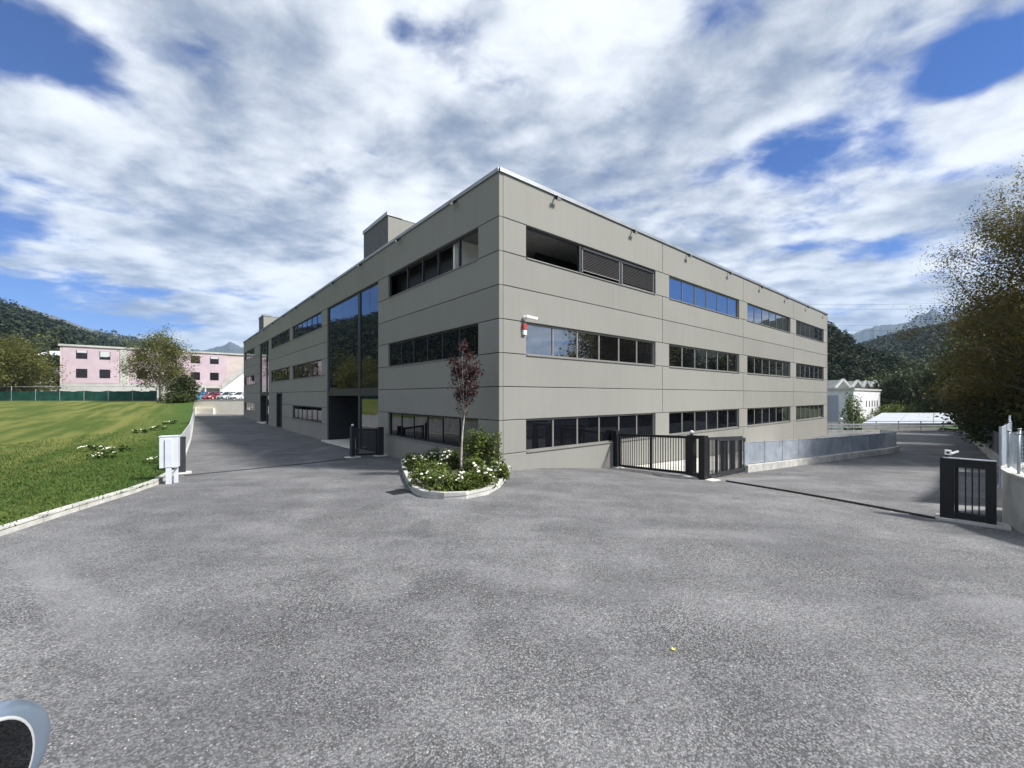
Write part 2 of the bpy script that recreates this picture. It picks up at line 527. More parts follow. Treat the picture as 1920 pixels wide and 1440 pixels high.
class MB:
    def __init__(self):
        self.v, self.f = [], []

    def add(self, vs, fs):
        n = len(self.v)
        self.v += [tuple(x) for x in vs]
        self.f += [tuple(i + n for i in f) for f in fs]
        return self

    def hexa(self, c):
        return self.add(c, [(0, 3, 2, 1), (4, 5, 6, 7), (0, 1, 5, 4), (1, 2, 6, 5), (2, 3, 7, 6), (3, 0, 4, 7)])

    def box(self, x0, x1, y0, y1, z0, z1):
        return self.hexa([(x0, y0, z0), (x1, y0, z0), (x1, y1, z0), (x0, y1, z0),
                          (x0, y0, z1), (x1, y0, z1), (x1, y1, z1), (x0, y1, z1)])

    def beam(self, a, b, w, h, up=(0, 0, 1)):
        a, b = Vector(a), Vector(b)
        d = (b - a).normalized()
        s = d.cross(Vector(up))
        if s.length < 1e-4:
            s = d.cross(Vector((1, 0, 0)))
        s.normalize()
        u = s.cross(d)
        s *= w / 2
        u = u * h / 2
        return self.hexa([a - s - u, a + s - u, a + s + u, a - s + u, b - s - u, b + s - u, b + s + u, b - s + u])

    def tube(self, pts, rad, n=8, cap=True):
        pts = [Vector(p) for p in pts]
        m = len(pts)
        rings = []
        prev = None
        for i, p in enumerate(pts):
            d = (pts[min(i + 1, m - 1)] - pts[max(i - 1, 0)]).normalized()
            if prev is None:
                s = d.cross(Vector((0.31, 0.2, 0.93)))
                if s.length < 0.05:
                    s = d.cross(Vector((1, 0, 0)))
            else:
                s = prev - d * prev.dot(d)
            s.normalize()
            prev = s
            u = d.cross(s)
            r = rad[i] if hasattr(rad, '__len__') else rad
            rings.append([p + (s * math.cos(2 * math.pi * k / n) + u * math.sin(2 * math.pi * k / n)) * r for k in range(n)])
        b = len(self.v)
        for rg in rings:
            self.v += [tuple(x) for x in rg]
        for i in range(m - 1):
            for k in range(n):
                self.f.append((b + i * n + k, b + i * n + (k + 1) % n, b + (i + 1) * n + (k + 1) % n, b + (i + 1) * n + k))
        if cap:
            self.f.append(tuple(b + k for k in reversed(range(n))))
            self.f.append(tuple(b + (m - 1) * n + k for k in range(n)))
        return self

    def ball(self, c, r, sx=1, sy=1, sz=1, nu=10, nv=6):
        c = Vector(c)
        vs = [c + Vector((0, 0, -r * sz))]
        for j in range(1, nv):
            t = -math.pi / 2 + math.pi * j / nv
            for i in range(nu):
                a = 2 * math.pi * i / nu
                vs.append(c + Vector((r * sx * math.cos(t) * math.cos(a), r * sy * math.cos(t) * math.sin(a), r * sz * math.sin(t))))
        vs.append(c + Vector((0, 0, r * sz)))
        fs = []
        for i in range(nu):
            fs.append((0, 1 + (i + 1) % nu, 1 + i))
            fs.append((len(vs) - 1, len(vs) - 1 - nu + i, len(vs) - 1 - nu + (i + 1) % nu))
        for j in range(nv - 2):
            for i in range(nu):
                a = 1 + j * nu
                fs.append((a + i, a + (i + 1) % nu, a + nu + (i + 1) % nu, a + nu + i))
        return self.add(vs, fs)

    def build(self, name, mat, parent=None, smooth=False, loc=None, bevel=0.0):
        if parent is not None:
            off = root_loc(parent)
        elif loc is not None:
            off = Vector(loc)
        else:
            a = np.array(self.v)
            off = Vector(((a[:, 0].min() + a[:, 0].max()) / 2, (a[:, 1].min() + a[:, 1].max()) / 2, a[:, 2].min()))
        me = bpy.data.meshes.new(name)
        me.from_pydata([(x - off.x, y - off.y, z - off.z) for x, y, z in self.v], [], self.f)
        me.validate()
        me.update()
        if smooth:
            me.polygons.foreach_set('use_smooth', [True] * len(me.polygons))
        me.materials.append(MATS[mat])
        o = bpy.data.objects.new(name, me)
        COL.objects.link(o)
        if parent is not None:
            o.parent = parent
        else:
            o.location = off
        if bevel:
            md = o.modifiers.new('bevel', 'BEVEL')
            md.width = bevel
            md.segments = 2
            md.limit_method = 'ANGLE'
        return o


def np_mesh(name, verts, nper, mat, parent=None, loc=(0, 0, 0), faces=None):
    """verts: (N*nper,3) world coordinates, one polygon of nper corners each (or faces given)"""
    off = np.array(root_loc(parent) if parent is not None else loc)
    v = (np.asarray(verts) - off).astype(np.float32)
    me = bpy.data.meshes.new(name)
    me.vertices.add(len(v))
    me.vertices.foreach_set('co', v.ravel())
    if faces is None:
        idx = np.arange(len(v), dtype=np.int32)
        npoly = len(v) // nper
    else:
        idx = np.asarray(faces, dtype=np.int32).ravel()
        npoly = len(idx) // nper
    me.loops.add(len(idx))
    me.loops.foreach_set('vertex_index', idx)
    me.polygons.add(npoly)
    me.polygons.foreach_set('loop_start', np.arange(npoly, dtype=np.int32) * nper)
    me.update(calc_edges=True)
    me.materials.append(MATS[mat])
    o = bpy.data.objects.new(name, me)
    COL.objects.link(o)
    if parent is not None:
        o.parent = parent
    else:
        o.location = tuple(off)
    return o


def leaves(pts, size, aspect=0.55, up=0.4, spread=0.35):
    """rhombic leaves at pts -> vertices of quads"""
    n = len(pts)
    nrm = rng.normal(size=(n, 3))
    nrm[:, 2] = np.abs(nrm[:, 2]) + up
    nrm /= np.linalg.norm(nrm, axis=1, keepdims=True)
    t = np.cross(nrm, rng.normal(size=(n, 3)))
    t /= np.linalg.norm(t, axis=1, keepdims=True) + 1e-9
    b = np.cross(nrm, t)
    s = size * (1 + spread * rng.normal(size=(n, 1))).clip(0.4, 1.9)
    bend = nrm * s * 0.15
    q = np.stack([pts - t * s, pts - b * s * aspect + bend, pts + t * s, pts + b * s * aspect + bend], axis=1)
    return q.reshape(-1, 3)


def copy_tree(o, parent=None):
    c = o.copy()
    COL.objects.link(c)
    c.parent = parent
    for ch in list(o.children):
        copy_tree(ch, c)
    return c


# ------------------------------------------------------------------ ground heights (world z), thin-plate through levelled points
_cp = np.array([
    (0, 0, -2.30), (-8, 6, -2.32), (8, 5, -2.42), (0, -14, -2.28), (-16, -6, -2.3), (18, -6, -2.4),
    (-1.6, 11.5, -2.40), (-0.4, 13.4, -2.43), (1.0, 14.3, -2.50), (4.0, 16.9, -2.94), (6.3, 13.4, -2.76), (3, 11, -2.47),
    (7, 9, -2.52), (9.5, 8.6, -2.66), (9, 16, -2.95), (12, 13, -2.86), (23, 25, -3.25), (20, 18, -3.1), (28.2, 37.2, -3.5),
    (43, 39.6, -3.5), (15.5, 26, -3.42), (50, 50, -3.55), (-9.5, 11.5, -2.44), (-4.5, 15.5, -2.66), (-7, 18.5, -2.77),
    (-10, 17, -2.74), (-14, 19, -2.76), (-12.5, 27.6, -3.0), (-36.5, 56.7, -2.94), (-52, 68, -2.95), (-25, 35, -3.0),
    (-22, 38.5, -2.98), (-4.6, 18.6, -2.86), (-40, 62, -2.95), (30, -20, -2.45), (-30, -20, -2.3)])


def _tps(P, z):
    n = len(P)
    d = np.linalg.norm(P[:, None] - P[None], axis=2)
    Kk = np.where(d > 0, d * d * np.log(d + 1e-12), 0) + np.eye(n) * 0.5
    Q = np.hstack([np.ones((n, 1)), P])
    A = np.zeros((n + 3, n + 3))
    A[:n, :n] = Kk
    A[:n, n:] = Q
    A[n:, :n] = Q.T
    return np.linalg.solve(A, np.concatenate([z, np.zeros(3)]))


_w = _tps(_cp[:, :2], _cp[:, 2])


def Gn(XY):
    XY = np.asarray(XY, float)
    d = np.linalg.norm(XY[:, None] - _cp[None, :, :2], axis=2)
    return (np.where(d > 0, d * d * np.log(d + 1e-12), 0) @ _w[:-3] + _w[-3] + XY @ _w[-2:]) + ZC


def G(x, y):
    return float(Gn([(x, y)])[0])


def gp(px, py, lift=0.0):
    """the ground point seen at a photograph pixel"""
    dx, dy, dz = pdir(px, py)
    Y = -2.6 / dz
    for _ in range(30):
        Y = 0.5 * Y + 0.5 * (G(dx * Y, Y) + lift - ZC) / dz
    return Vector((dx * Y, Y, G(dx * Y, Y) + lift))


def at(px, py, Y):
    d = pdir(px, py)
    return Vector((d[0] * Y, Y, d[2] * Y + ZC))


def pip(poly, x, y):
    ins = False
    j = len(poly) - 1
    for i in range(len(poly)):
        if (poly[i][1] > y) != (poly[j][1] > y) and x < (poly[j][0] - poly[i][0]) * (y - poly[i][1]) / (poly[j][1] - poly[i][1]) + poly[i][0]:
            ins = not ins
        j = i
    return ins


def sheet(name, poly, hfun, mat, step, kind='structure', parent=None, loc=(0, 0, 0), far=None):
    """a ground sheet with an exact outline and a height function"""
    P = [Vector(p[:2]) for p in poly]
    bd = []
    for i, a in enumerate(P):
        b = P[(i + 1) % len(P)]
        k = max(1, int((b - a).length / step))
        bd += [a.lerp(b, t / k) for t in range(k)]
    pts = list(bd)
    xs = [p.x for p in P]
    ys = [p.y for p in P]
    y = min(ys) + step * .5
    bl = [(p.x, p.y) for p in P]
    while y < max(ys):
        x = min(xs) + step * .5
        while x < max(xs):
            jx, jy = x + random.uniform(-.2, .2) * step, y + random.uniform(-.2, .2) * step
            if pip(bl, jx, jy):
                pts.append(Vector((jx, jy)))
            x += step
        y += step
    n = len(bd)
    res = delaunay_2d_cdt(pts, [(i, (i + 1) % n) for i in range(n)], [], 0, 1e-4)
    vo, fo = res[0], res[2]
    fs = []
    for f in fo:
        cx = sum(vo[i].x for i in f) / len(f)
        cy = sum(vo[i].y for i in f) / len(f)
        if pip(bl, cx, cy):
            fs.append(tuple(f))
    z = hfun(np.array([(v.x, v.y) for v in vo]))
    m = MB()
    m.add([(v.x, v.y, float(zz)) for v, zz in zip(vo, z)], fs)
    o = m.build(name, mat, parent, smooth=True, loc=loc)
    if kind:
        o['kind'] = kind
    return o


# ------------------------------------------------------------------ building frame
TH = math.atan2(937.0, F)                      # bearing of the right facade
DR = Vector((math.sin(TH), math.cos(TH), 0))
DL = Vector((-math.cos(TH), math.sin(TH), 0))
NR = Vector((math.cos(TH), -math.sin(TH), 0))  # outward normals
NL = Vector((-math.sin(TH), -math.cos(TH), 0))
CY = F / 58.45
C0 = Vector(((936 - 960) / 58.45, CY, 0))


def FP(fc, s, d, h):
    u, n = (DR, NR) if fc == 'R' else (DL, NL)
    p = C0 + u * s + n * d
    return Vector((p.x, p.y, h + ZC))


def fbox(m, fc, s0, s1, d0, d1, h0, h1):
    m.hexa([FP(fc, s0, d0, h0), FP(fc, s1, d0, h0), FP(fc, s1, d1, h0), FP(fc, s0, d1, h0),
            FP(fc, s0, d0, h1), FP(fc, s1, d0, h1), FP(fc, s1, d1, h1), FP(fc, s0, d1, h1)])
    return m


LEN_R, LEN_L = 37.2, 56.4

# ------------------------------------------------------------------ terrain, yard, lawn
LAWN_EDGE = [gp(-160, 1062), gp(0, 1006), gp(150, 957), gp(255, 924), gp(296, 909), gp(331, 888)]
FEN0 = LAWN_EDGE[-1]
FEN1 = gp(366, 776.5)
LAWN_FAR = 66.0


def terrain_h(XY):
    x, y = XY[:, 0], XY[:, 1]
    r = np.hypot(x, y)
    base = np.full(len(x), -4.6)
    right = 1 / (1 + np.exp(-(x - 0.9 * y - 14 + 0.0 * r) / 6.0)) * 0
    drop = np.clip((y - 42) / 12, 0, 1) * np.clip((x + 5) / 20, 0, 1)
    base = base - 2.6 * drop
    return base + ZC


gx = np.unique(np.concatenate([np.linspace(-6000, -300, 14), np.linspace(-300, 300, 61), np.linspace(300, 6000, 14)]))
XX, YY = np.meshgrid(gx, gx)
tv = np.stack([XX.ravel(), YY.ravel()], 1)
tz = terrain_h(tv)
nx = len(gx)
ii = (np.arange(nx - 1)[:, None] * nx + np.arange(nx - 1)[None]).ravel()
tf = np.stack([ii, ii + 1, ii + nx + 1, ii + nx], 1)
ter = np_mesh('ground', np.column_stack([tv, tz]), 4, 'ground_earth', faces=tf)
ter['kind'] = 'structure'

YARD_END_L, YARD_END_R = Vector((16, 41.0)), Vector((44.2, 41.0))
yard_poly = [(-30, -20), (30, -20), (26, 2), (19.5, 12.5), (24.5, 20.6), (44.2, 40.6), (27.5, 40.6), (20, 45), (-20, 72), (-56, 72), (-62, 66), (-30, 25), (-30, 0)]
yard = sheet('asphalt_yard', yard_poly, Gn, 'asphalt', 1.2)


def lawn_h(XY):
    XY = np.asarray(XY, float)
    g = Gn(XY) + 0.10
    y = XY[:, 1]
    t = np.clip((y - 14) / (LAWN_FAR - 14), 0, 1)
    rise = t * t * (3 - 2 * t)
    tgt = ZC - 0.78
    base = np.where(g > ZC - 2.0, ZC - 2.2, g)
    far = np.clip((-XY[:, 0] - 22) / 20, 0, 1)
    base = base * (1 - far) + (ZC - 2.25) * far
    return base * (1 - rise) + tgt * rise


lawn_poly = [(-60, -3)] + [(p.x, p.y) for p in LAWN_EDGE] + [(FEN1.x, FEN1.y), (FEN1.x - 1.5, LAWN_FAR + 1), (-58, LAWN_FAR + 1), (-130, LAWN_FAR + 4), (-130, 20)]
sheet('lawn', lawn_poly, lawn_h, 'lawn', 2.0)
# the plateau behind the lawn: pink building's plot and its car park
PLZ = ZC - 0.80
m = MB()
m.box(-190, -38.5, 67.0, 160, PLZ - 4, PLZ)
plat = m.build('car_park', 'asphalt')
plat['kind'] = 'structure'


def lawn_z(x, y):
    return float(lawn_h([(x, y)])[0])


# kerb stones along the lawn
kerb_root = empty('lawn_kerb', (LAWN_EDGE[1].x, LAWN_EDGE[1].y, LAWN_EDGE[1].z), 'pale concrete kerb curving along the front edge of the lawn', 'kerb')
poly = [Vector((p.x, p.y)) for p in LAWN_EDGE]
for i in range(len(poly) - 1):
    a, b = poly[i], poly[i + 1]
    L = (b - a).length
    k = max(1, round(L / 1.0))
    d = (b - a).normalized()
    nrm = Vector((-d.y, d.x))
    for j in range(k):
        p = a.lerp(b, j / k) + d * 0.006
        q = a.lerp(b, (j + 1) / k) - d * 0.006
        mm = MB()
        jz = random.uniform(-.006, .006)
        vs = []
        for (pt, off, dz) in ((p, 0, -.2), (q, 0, -.2), (q, .17, -.2), (p, .17, -.2), (p, .012, .135 + jz), (q, .012, .135 + jz), (q, .16, .135 + jz), (p, .16, .135 + jz)):
            c = pt + nrm * off
            vs.append((c.x, c.y, G(pt.x, pt.y) + dz))
        mm.hexa(vs)
        mm.build('kerb_stone', 'kerb', kerb_root)

# ------------------------------------------------------------------ office building
BZ = ZC - 3.9
bld = empty('office_building', (C0.x, C0.y, G(C0.x, C0.y)), 'long three storey beige grey panel office building with ribbon windows', 'building')
ROWS = [7.25, 5.78, 4.68, 3.585, 2.49, 1.39, 0.295, -0.80, -1.90, -4.3]
BAYS_R = [0.1505, 9.76, 18.96, 28.13, LEN_R]
BAYS_L = [0.0, 9.27, 19.1, 28.7, 38.0, 45.6, LEN_L]
WIN_R = [(1.17, 9.15), (10.37, 18.37), (19.60, 27.45), (28.75, 36.0)]
WIN_L = [(1.185, 8.65), (19.7, 28.2), (29.2, 37.4), (47.6, 55.4)]
CUR = [(9.88, 18.5), (38.6, 43.9)]
DOOR = (32.2, 34.8)


def sub(iv, holes):
    out = [iv]
    for a, b in holes:
        nx_ = []
        for s, e in out:
            if b <= s or a >= e:
                nx_.append((s, e))
            else:
                if a > s:
                    nx_.append((s, a))
                if b < e:
                    nx_.append((b, e))
        out = nx_
    return [x for x in out if x[1] - x[0] > 0.05]


def wall_panel(fc, s0, s1, h0, h1):
    g, ch, th = 0.011, 0.012, 0.16
    s0 += g; s1 -= g; h0 += g; h1 -= g
    mm = MB()
    vs = []
    for (i, d) in ((0, -th), (0, -ch), (ch, 0)):
        vs += [FP(fc, s0 + i, d, h0 + i), FP(fc, s1 - i, d, h0 + i), FP(fc, s1 - i, d, h1 - i), FP(fc, s0 + i, d, h1 - i)]
    fs = [(0, 3, 2, 1), (8, 9, 10, 11)]
    for r in (0, 4):
        for k in range(4):
            fs.append((r + k, r + (k + 1) % 4, r + 4 + (k + 1) % 4, r + 4 + k))
    mm.add(vs, fs)
    return mm.build('wall_panel', 'panel', bld)


for fc, bays, wins, curs, doors in (('R', BAYS_R, WIN_R, [], []), ('L', BAYS_L, WIN_L, CUR, [DOOR])):
    for r in range(9):
        h1, h0 = ROWS[r], ROWS[r + 1]
        holes = list(curs) if r >= 1 else []
        if r in (1, 4, 7):
            ww = list(wins)
            if fc == 'L' and r == 7:
                ww = [w for w in wins if w[0] != 29.2]
            holes += ww
        if r >= 6:
            holes += doors
        if r in (1, 4, 7):
            for s0, s1 in sub((bays[0], bays[-1]), holes):
                if s1 - s0 > 5:
                    for b0, b1 in zip(bays[:-1], bays[1:]):
                        a, b = max(b0, s0), min(b1, s1)
                        if b - a > .05:
                            wall_panel(fc, a, b, h0, h1)
                else:
                    wall_panel(fc, s0, s1, h0, h1)
        else:
            for b0, b1 in zip(bays[:-1], bays[1:]):
                for s0, s1 in sub((b0, b1), holes):
                    wall_panel(fc, s0, s1, h0, h1)


def pane(par, fc, s0, s1, h0, h1, d, mat='glass'):
    j = [d + random.uniform(-.004, .004) for _ in range(3)]
    j.append(j[0] + j[2] - j[1])
    mm = MB()
    cs = [(s0, h0), (s1, h0), (s1, h1), (s0, h1)]
    if fc == 'L':
        cs, j = cs[::-1], j[::-1]
    mm.add([FP(fc, s, jj - .012, h) for (s, h), jj in zip(cs, j)] + [FP(fc, s, jj, h) for (s, h), jj in zip(cs, j)],
           [(0, 3, 2, 1), (4, 5, 6, 7), (0, 1, 5, 4), (1, 2, 6, 5), (2, 3, 7, 6), (3, 0, 4, 7)])
    return mm.build('pane', mat, par)


def ribbon(fc, s0, s1, h0, h1, n, fmat='frame_grey', gmat=None, skip=(), mw=0.05, thinm=False):
    gmat = gmat or ('glass' if fc == 'R' else 'glass_left')
    d = -0.10
    w = 0.055
    e = 0.004
    mm = MB()
    fbox(mm, fc, s0 + e, s1 - e, d - .06, d + .02, h1 - w, h1 - e)
    fbox(mm, fc, s0 + e, s1 - e, d - .06, d + .02, h0 + e, h0 + w)
    fbox(mm, fc, s0 + e, s0 + w, d - .06, d + .02, h0 + w, h1 - w)
    fbox(mm, fc, s1 - w, s1 - e, d - .06, d + .02, h0 + w, h1 - w)
    fr = mm.build('window', fmat, bld)
    step = (s1 - s0 - 2 * w) / n
    for k in range(1, n):
        if k in skip and (k - 1) in skip:
            continue
        sm = s0 + w + step * k
        mk = MB()
        fbox(mk, fc, sm - mw / 2, sm + mw / 2, d - .058, d + .016, h0 + w, h1 - w)
        mk.build('mullion', fmat, fr)
    for k in range(n):
        if k in skip:
            continue
        a = s0 + w + step * k + (mw / 2 if k else 0)
        b = s0 + w + step * (k + 1) - (mw / 2 if k < n - 1 else 0)
        pane(fr, fc, a, b, h0 + w, h1 - w, d - .01, gmat)
    sl = MB()
    fbox(sl, fc, s0 + .006, s1 - .006, -.14, .035, h0 - .032, h0 + .002)
    sl.build('sill', 'frame_grey', fr)
    return fr


for k, (a, b) in enumerate(WIN_R):
    if k == 0:
        ribbon('R', a, b, 4.68, 5.78, 6, 'frame_dark', skip=(0, 1, 2, 3, 4, 5))
    else:
        ribbon('R', a, b, 4.68, 5.78, 6, 'frame_grey', mw=0.03, gmat='glass_top')
    ribbon('R', a, b, 1.39, 2.49, 6, 'frame_grey', mw=0.07)
    ribbon('R', a, b, -1.90, -0.80, 6, 'frame_grey', mw=0.07, gmat='glass_low')
for k, (a, b) in enumerate(WIN_L):
    if k == 0:
        ribbon('L', a, b, 4.68, 5.78, 6, 'frame_dark', skip=(0, 1, 2, 3, 4, 5))
    else:
        ribbon('L', a, b, 4.68, 5.78, 6, 'frame_dark', mw=0.04)
    ribbon('L', a, b, 1.39, 2.49, 6, 'frame_dark', mw=0.06)
    if a != 29.2:
        ribbon('L', a, b, -1.90, -0.80, 6, 'frame_dark', mw=0.05)

# glazed stair bays with their entrances
for (a, b), sm, ent, n1, n2 in ((CUR[0], 12.75, (13.0, 18.15), 4, 2), (CUR[1], 40.2, (40.3, 43.6), 3, 2)):
    mm = MB()
    d = -.12
    fbox(mm, 'L', a + .004, b - .004, d - .08, d + .03, 5.70, 5.776)
    fbox(mm, 'L', a + .004, a + .07, d - .08, d + .03, -3.5, 5.70)
    fbox(mm, 'L', b - .07, b - .004, d - .08, d + .03, -3.5, 5.70)
    fbox(mm, 'L', sm - .16, sm + .16, d - .08, d + .05, -3.5, 5.70)
    fbox(mm, 'L', sm + .16, b - .07, d - .08, d + .04, 0.0, 0.42)
    fbox(mm, 'L', a + .07, sm - .16, d - .08, d + .04, 0.0, 0.42)
    cw = mm.build('glazed_bay', 'frame_dark', bld)
    for (s0, s1, n) in ((a + .07, sm - .16, n2), (sm + .16, b - .07, n1)):
        st = (s1 - s0) / n
        for k in range(n):
            for h0, h1 in ((0.42, 2.18), (2.18, 3.94), (3.94, 5.70)):
                pane(cw, 'L', s0 + st * k + .008, s0 + st * (k + 1) - .008, h0 + .006, h1 - .006, d, 'glass_bay')
    pane(cw, 'L', a + .078, sm - .168, -3.5, -0.01, d, 'glass_bay')
    # recessed porch
    e0, e1 = sm + .16, b - .07
    gz = G(*FP('L', (a + b) / 2, 0, 0).xy) - ZC
    pm = MB()
    fbox(pm, 'L', e0, e0 + .05, -2.6, d - .08, gz - .3, 0.0)
    fbox(pm, 'L', e1 - .05, e1, -2.6, d - .08, gz - .3, 0.0)
    fbox(pm, 'L', e0 + .05, e1 - .05, -2.6, -2.5, gz - .3, 0.0)
    fbox(pm, 'L', e0, e1, -2.6, d - .08, 0.0, .06)
    pm.build('porch_lining', 'frame_dark', bld)
    dm = MB()
    fbox(dm, 'L', e0 + .9, e1 - .9, -2.498, -2.44, gz, -.25)
    dr = dm.build('entrance_door', 'glass_dim', bld)
    fm = MB()
    mid = (e0 + e1) / 2
    for x0, x1 in ((e0 + .82, e0 + .9), (mid - .05, mid + .05), (e1 - .9, e1 - .82)):
        fbox(fm, 'L', x0, x1, -2.498, -2.42, gz, -.17)
    fbox(fm, 'L', e0 + .9, e1 - .9, -2.498, -2.42, -.25, -.17)
    fm.build('door_frame', 'frame_dark', dr)
    sm_ = MB()
    fbox(sm_, 'L', e0 - .05, e1 + .12, -2.45, .34, gz - .3, gz + .05)
    sm_.build('porch_slab', 'concrete_pale', bld)
# side door
gz = G(*FP('L', 33.5, 0, 0).xy) - ZC
mm = MB()
fbox(mm, 'L', 32.2, 32.3, -.5, -.02, gz - .3, .28)
fbox(mm, 'L', 34.7, 34.8, -.5, -.02, gz - .3, .28)
fbox(mm, 'L', 32.3, 34.7, -.5, -.02, .18, .28)
sdoor = mm.build('side_door', 'frame_dark', bld)
mm = MB(); fbox(mm, 'L', 32.3, 33.48, -.34, -.3, gz - .3, .18); mm.build('door_leaf', 'anthracite', sdoor)
mm = MB(); fbox(mm, 'L', 33.52, 34.7, -.34, -.3, gz - .3, .18); mm.build('door_leaf', 'anthracite', sdoor)

# roof, coping, hidden rear walls
mm = MB()
roof_h = 6.75
q = [FP('R', .3, -.3, roof_h), FP('R', LEN_R - .2, -.3, roof_h)]
far1 = C0 + DR * (LEN_R - .2) + DL * (LEN_L - .2)
far2 = C0 + DL * (LEN_L - .2) + DR * .3
mm.add([q[0], q[1], (far1.x, far1.y, roof_h + ZC), (far2.x, far2.y, roof_h + ZC),
        q[0] - Vector((0, 0, .3)), q[1] - Vector((0, 0, .3)), (far1.x, far1.y, roof_h + ZC - .3), (far2.x, far2.y, roof_h + ZC - .3)],
       [(0, 1, 2, 3), (7, 6, 5, 4), (0, 4, 5, 1), (1, 5, 6, 2), (2, 6, 7, 3), (3, 7, 4, 0)])
mm.build('roof', 'roofing', bld)
mm = MB()
p1, p2 = C0 + DR * (LEN_R - .12), C0 + DR * (LEN_R - .12) + DL * LEN_L
mm.beam((p1.x, p1.y, ZC + 1.5), (p2.x, p2.y, ZC + 1.5), .2, 11.4)
mm.build('wall', 'panel', bld)
mm = MB()
p1, p2 = C0 + DL * (LEN_L - .12) + DR * .2, C0 + DL * (LEN_L - .12) + DR * (LEN_R - .25)
mm.beam((p1.x, p1.y, ZC + 1.5), (p2.x, p2.y, ZC + 1.5), .2, 11.4)
mm.build('wall', 'panel', bld)
for fc, L in (('R', LEN_R), ('L', LEN_L)):
    s0 = 0.0 if fc == 'L' else .3
    k = int(L / 4.7)
    for i in range(k):
        a = s0 + (L - s0) * i / k
        b = s0 + (L - s0) * (i + 1) / k
        mm = MB()
        fbox(mm, fc, a if i or fc == 'L' else a - .3, b - .008, -.28, .055, 7.26, 7.325)
        fbox(mm, fc, a if i or fc == 'L' else a - .3, b - .008, .030, .052, 7.20, 7.258)
        mm.build('coping', 'coping', bld)

# roof stair towers
for (s0, s1) in ((11.15, 14.7), (48.2, 51.4)):
    mm = MB()
    fbox(mm, 'L', s0, s1, -7.5, -1.05, 6.7, 9.8)
    tw = mm.build('stair_tower', 'tower_clad', bld)
    mm = MB()
    fbox(mm, 'L', s0 - .04, s1 + .04, -1.9, -1.0, 9.8, 10.0)
    mm.build('tower_coping', 'coping', tw)
    mm = MB()
    fbox(mm, 'L', s0 - .03, s0 - .002, -7.5, -1.06, 6.7, 9.72)
    mm.build('tower_side', 'panel', tw)

# corner room on the top floor, its windows stand open
mm = MB(); fbox(mm, 'R', .2, 12, -9, -.18, 5.95, 6.05); mm.build('ceiling', 'roofing', bld)
mm = MB(); fbox(mm, 'R', .2, 12, -9, -.18, 4.2, 4.3); mm.build('room_floor', 'concrete', bld)
mm = MB(); fbox(mm, 'L', 3.0, 3.1, -3.3, -.2, 4.3, 5.95); mm.build('partition_or_shade_sheet', 'room_white', bld)
mm = MB(); fbox(mm, 'R', 11.9, 12, -9, -.18, 4.3, 5.95); mm.build('partition_or_shade_sheet', 'frame_dark', bld)
mm = MB(); fbox(mm, 'R', 3.6, 11.88, -2.2, -2.1, 4.3, 5.94); mm.build('partition_or_shade_sheet', 'black_metal', bld)  # near-black sheet added to stand for the unlit depth of the room
mm = MB(); fbox(mm, 'L', 3.12, 8.9, -.62, -.56, 4.3, 5.94); mm.build('partition_or_shade_sheet', 'black_metal', bld)  # near-black sheet added close behind the openings, its colour standing for interior shade
for s in (2.47, 4.0, 5.3, 6.7):
    mm = MB(); fbox(mm, 'L', s - .03, s + .03, -.16, -.06, 4.735, 5.725); mm.build('window_post', 'frame_dark', bld)
# outer blinds
slat_me = None
for (a, b, hb) in ((4.10, 6.50, 4.86), (6.66, 9.09, 4.76)):
    mm = MB()
    fbox(mm, 'R', a, b, -.115, -.045, 5.64, 5.72)
    bl = mm.build('blind', 'frame_dark', bld)
    mm = MB(); fbox(mm, 'R', a, b, -.10, -.06, hb - .03, hb); mm.build('bottom_bar', 'frame_grey', bl)
    for s in (a + .02, b - .02):
        mm = MB(); fbox(mm, 'R', s - .02, s + .02, -.10, -.06, 4.75, 5.64); mm.build('guide_rail', 'frame_grey', bl)
    nsl = int((5.62 - hb) / .062)
    proto = None
    for i in range(nsl):
        h = 5.60 - i * .062
        if proto is None:
            mm = MB()
            mm.add([FP('R', a + .045, -.105, h + .030), FP('R', b - .045, -.105, h + .030), FP('R', b - .045, -.070, h - .022), FP('R', a + .045, -.070, h - .022),
                    FP('R', a + .045, -.105, h + .033), FP('R', b - .045, -.105, h + .033), FP('R', b - .045, -.070, h - .019), FP('R', a + .045, -.070, h - .019)],
                   [(0, 3, 2, 1), (4, 5, 6, 7), (0, 1, 5, 4), (1, 2, 6, 5), (2, 3, 7, 6), (3, 0, 4, 7)])
            proto = mm.build('slat', 'blind_grey', bl)
        else:
            o = proto.copy(); COL.objects.link(o); o.parent = bl; o.location = (0, 0, -.062 * i)
# posts between the open sashes
for s in (3.98, 6.58):
    mm = MB(); fbox(mm, 'R', s - .06, s + .06, -.16, -.05, 4.735, 5.725); mm.build('window_post', 'frame_dark', bld)


# floodlights under the coping
def make_floodlight(u, n):
    r = empty('floodlight', (0, 0, 0))
    mm = MB()
    mm.beam(n * 0.0, n * .20, .05, .05)
    mm.beam(n * .18, n * .18 + Vector((0, 0, -.10)), .05, .04)
    mm.build('bracket', 'black_metal', r)
    mm = MB()
    c = n * .24 + Vector((0, 0, -.13))
    tl = (n * .8 + Vector((0, 0, -.6))).normalized()
    mm.beam(c - tl * .07, c + tl * .07, .26, .17)
    h = mm.build('lamp_head', 'black_metal', r)
    mm = MB()
    mm.beam(c + tl * .072, c + tl * .078, .22, .13)
    mm.build('lens', 'lamp_glass', h)
    return r


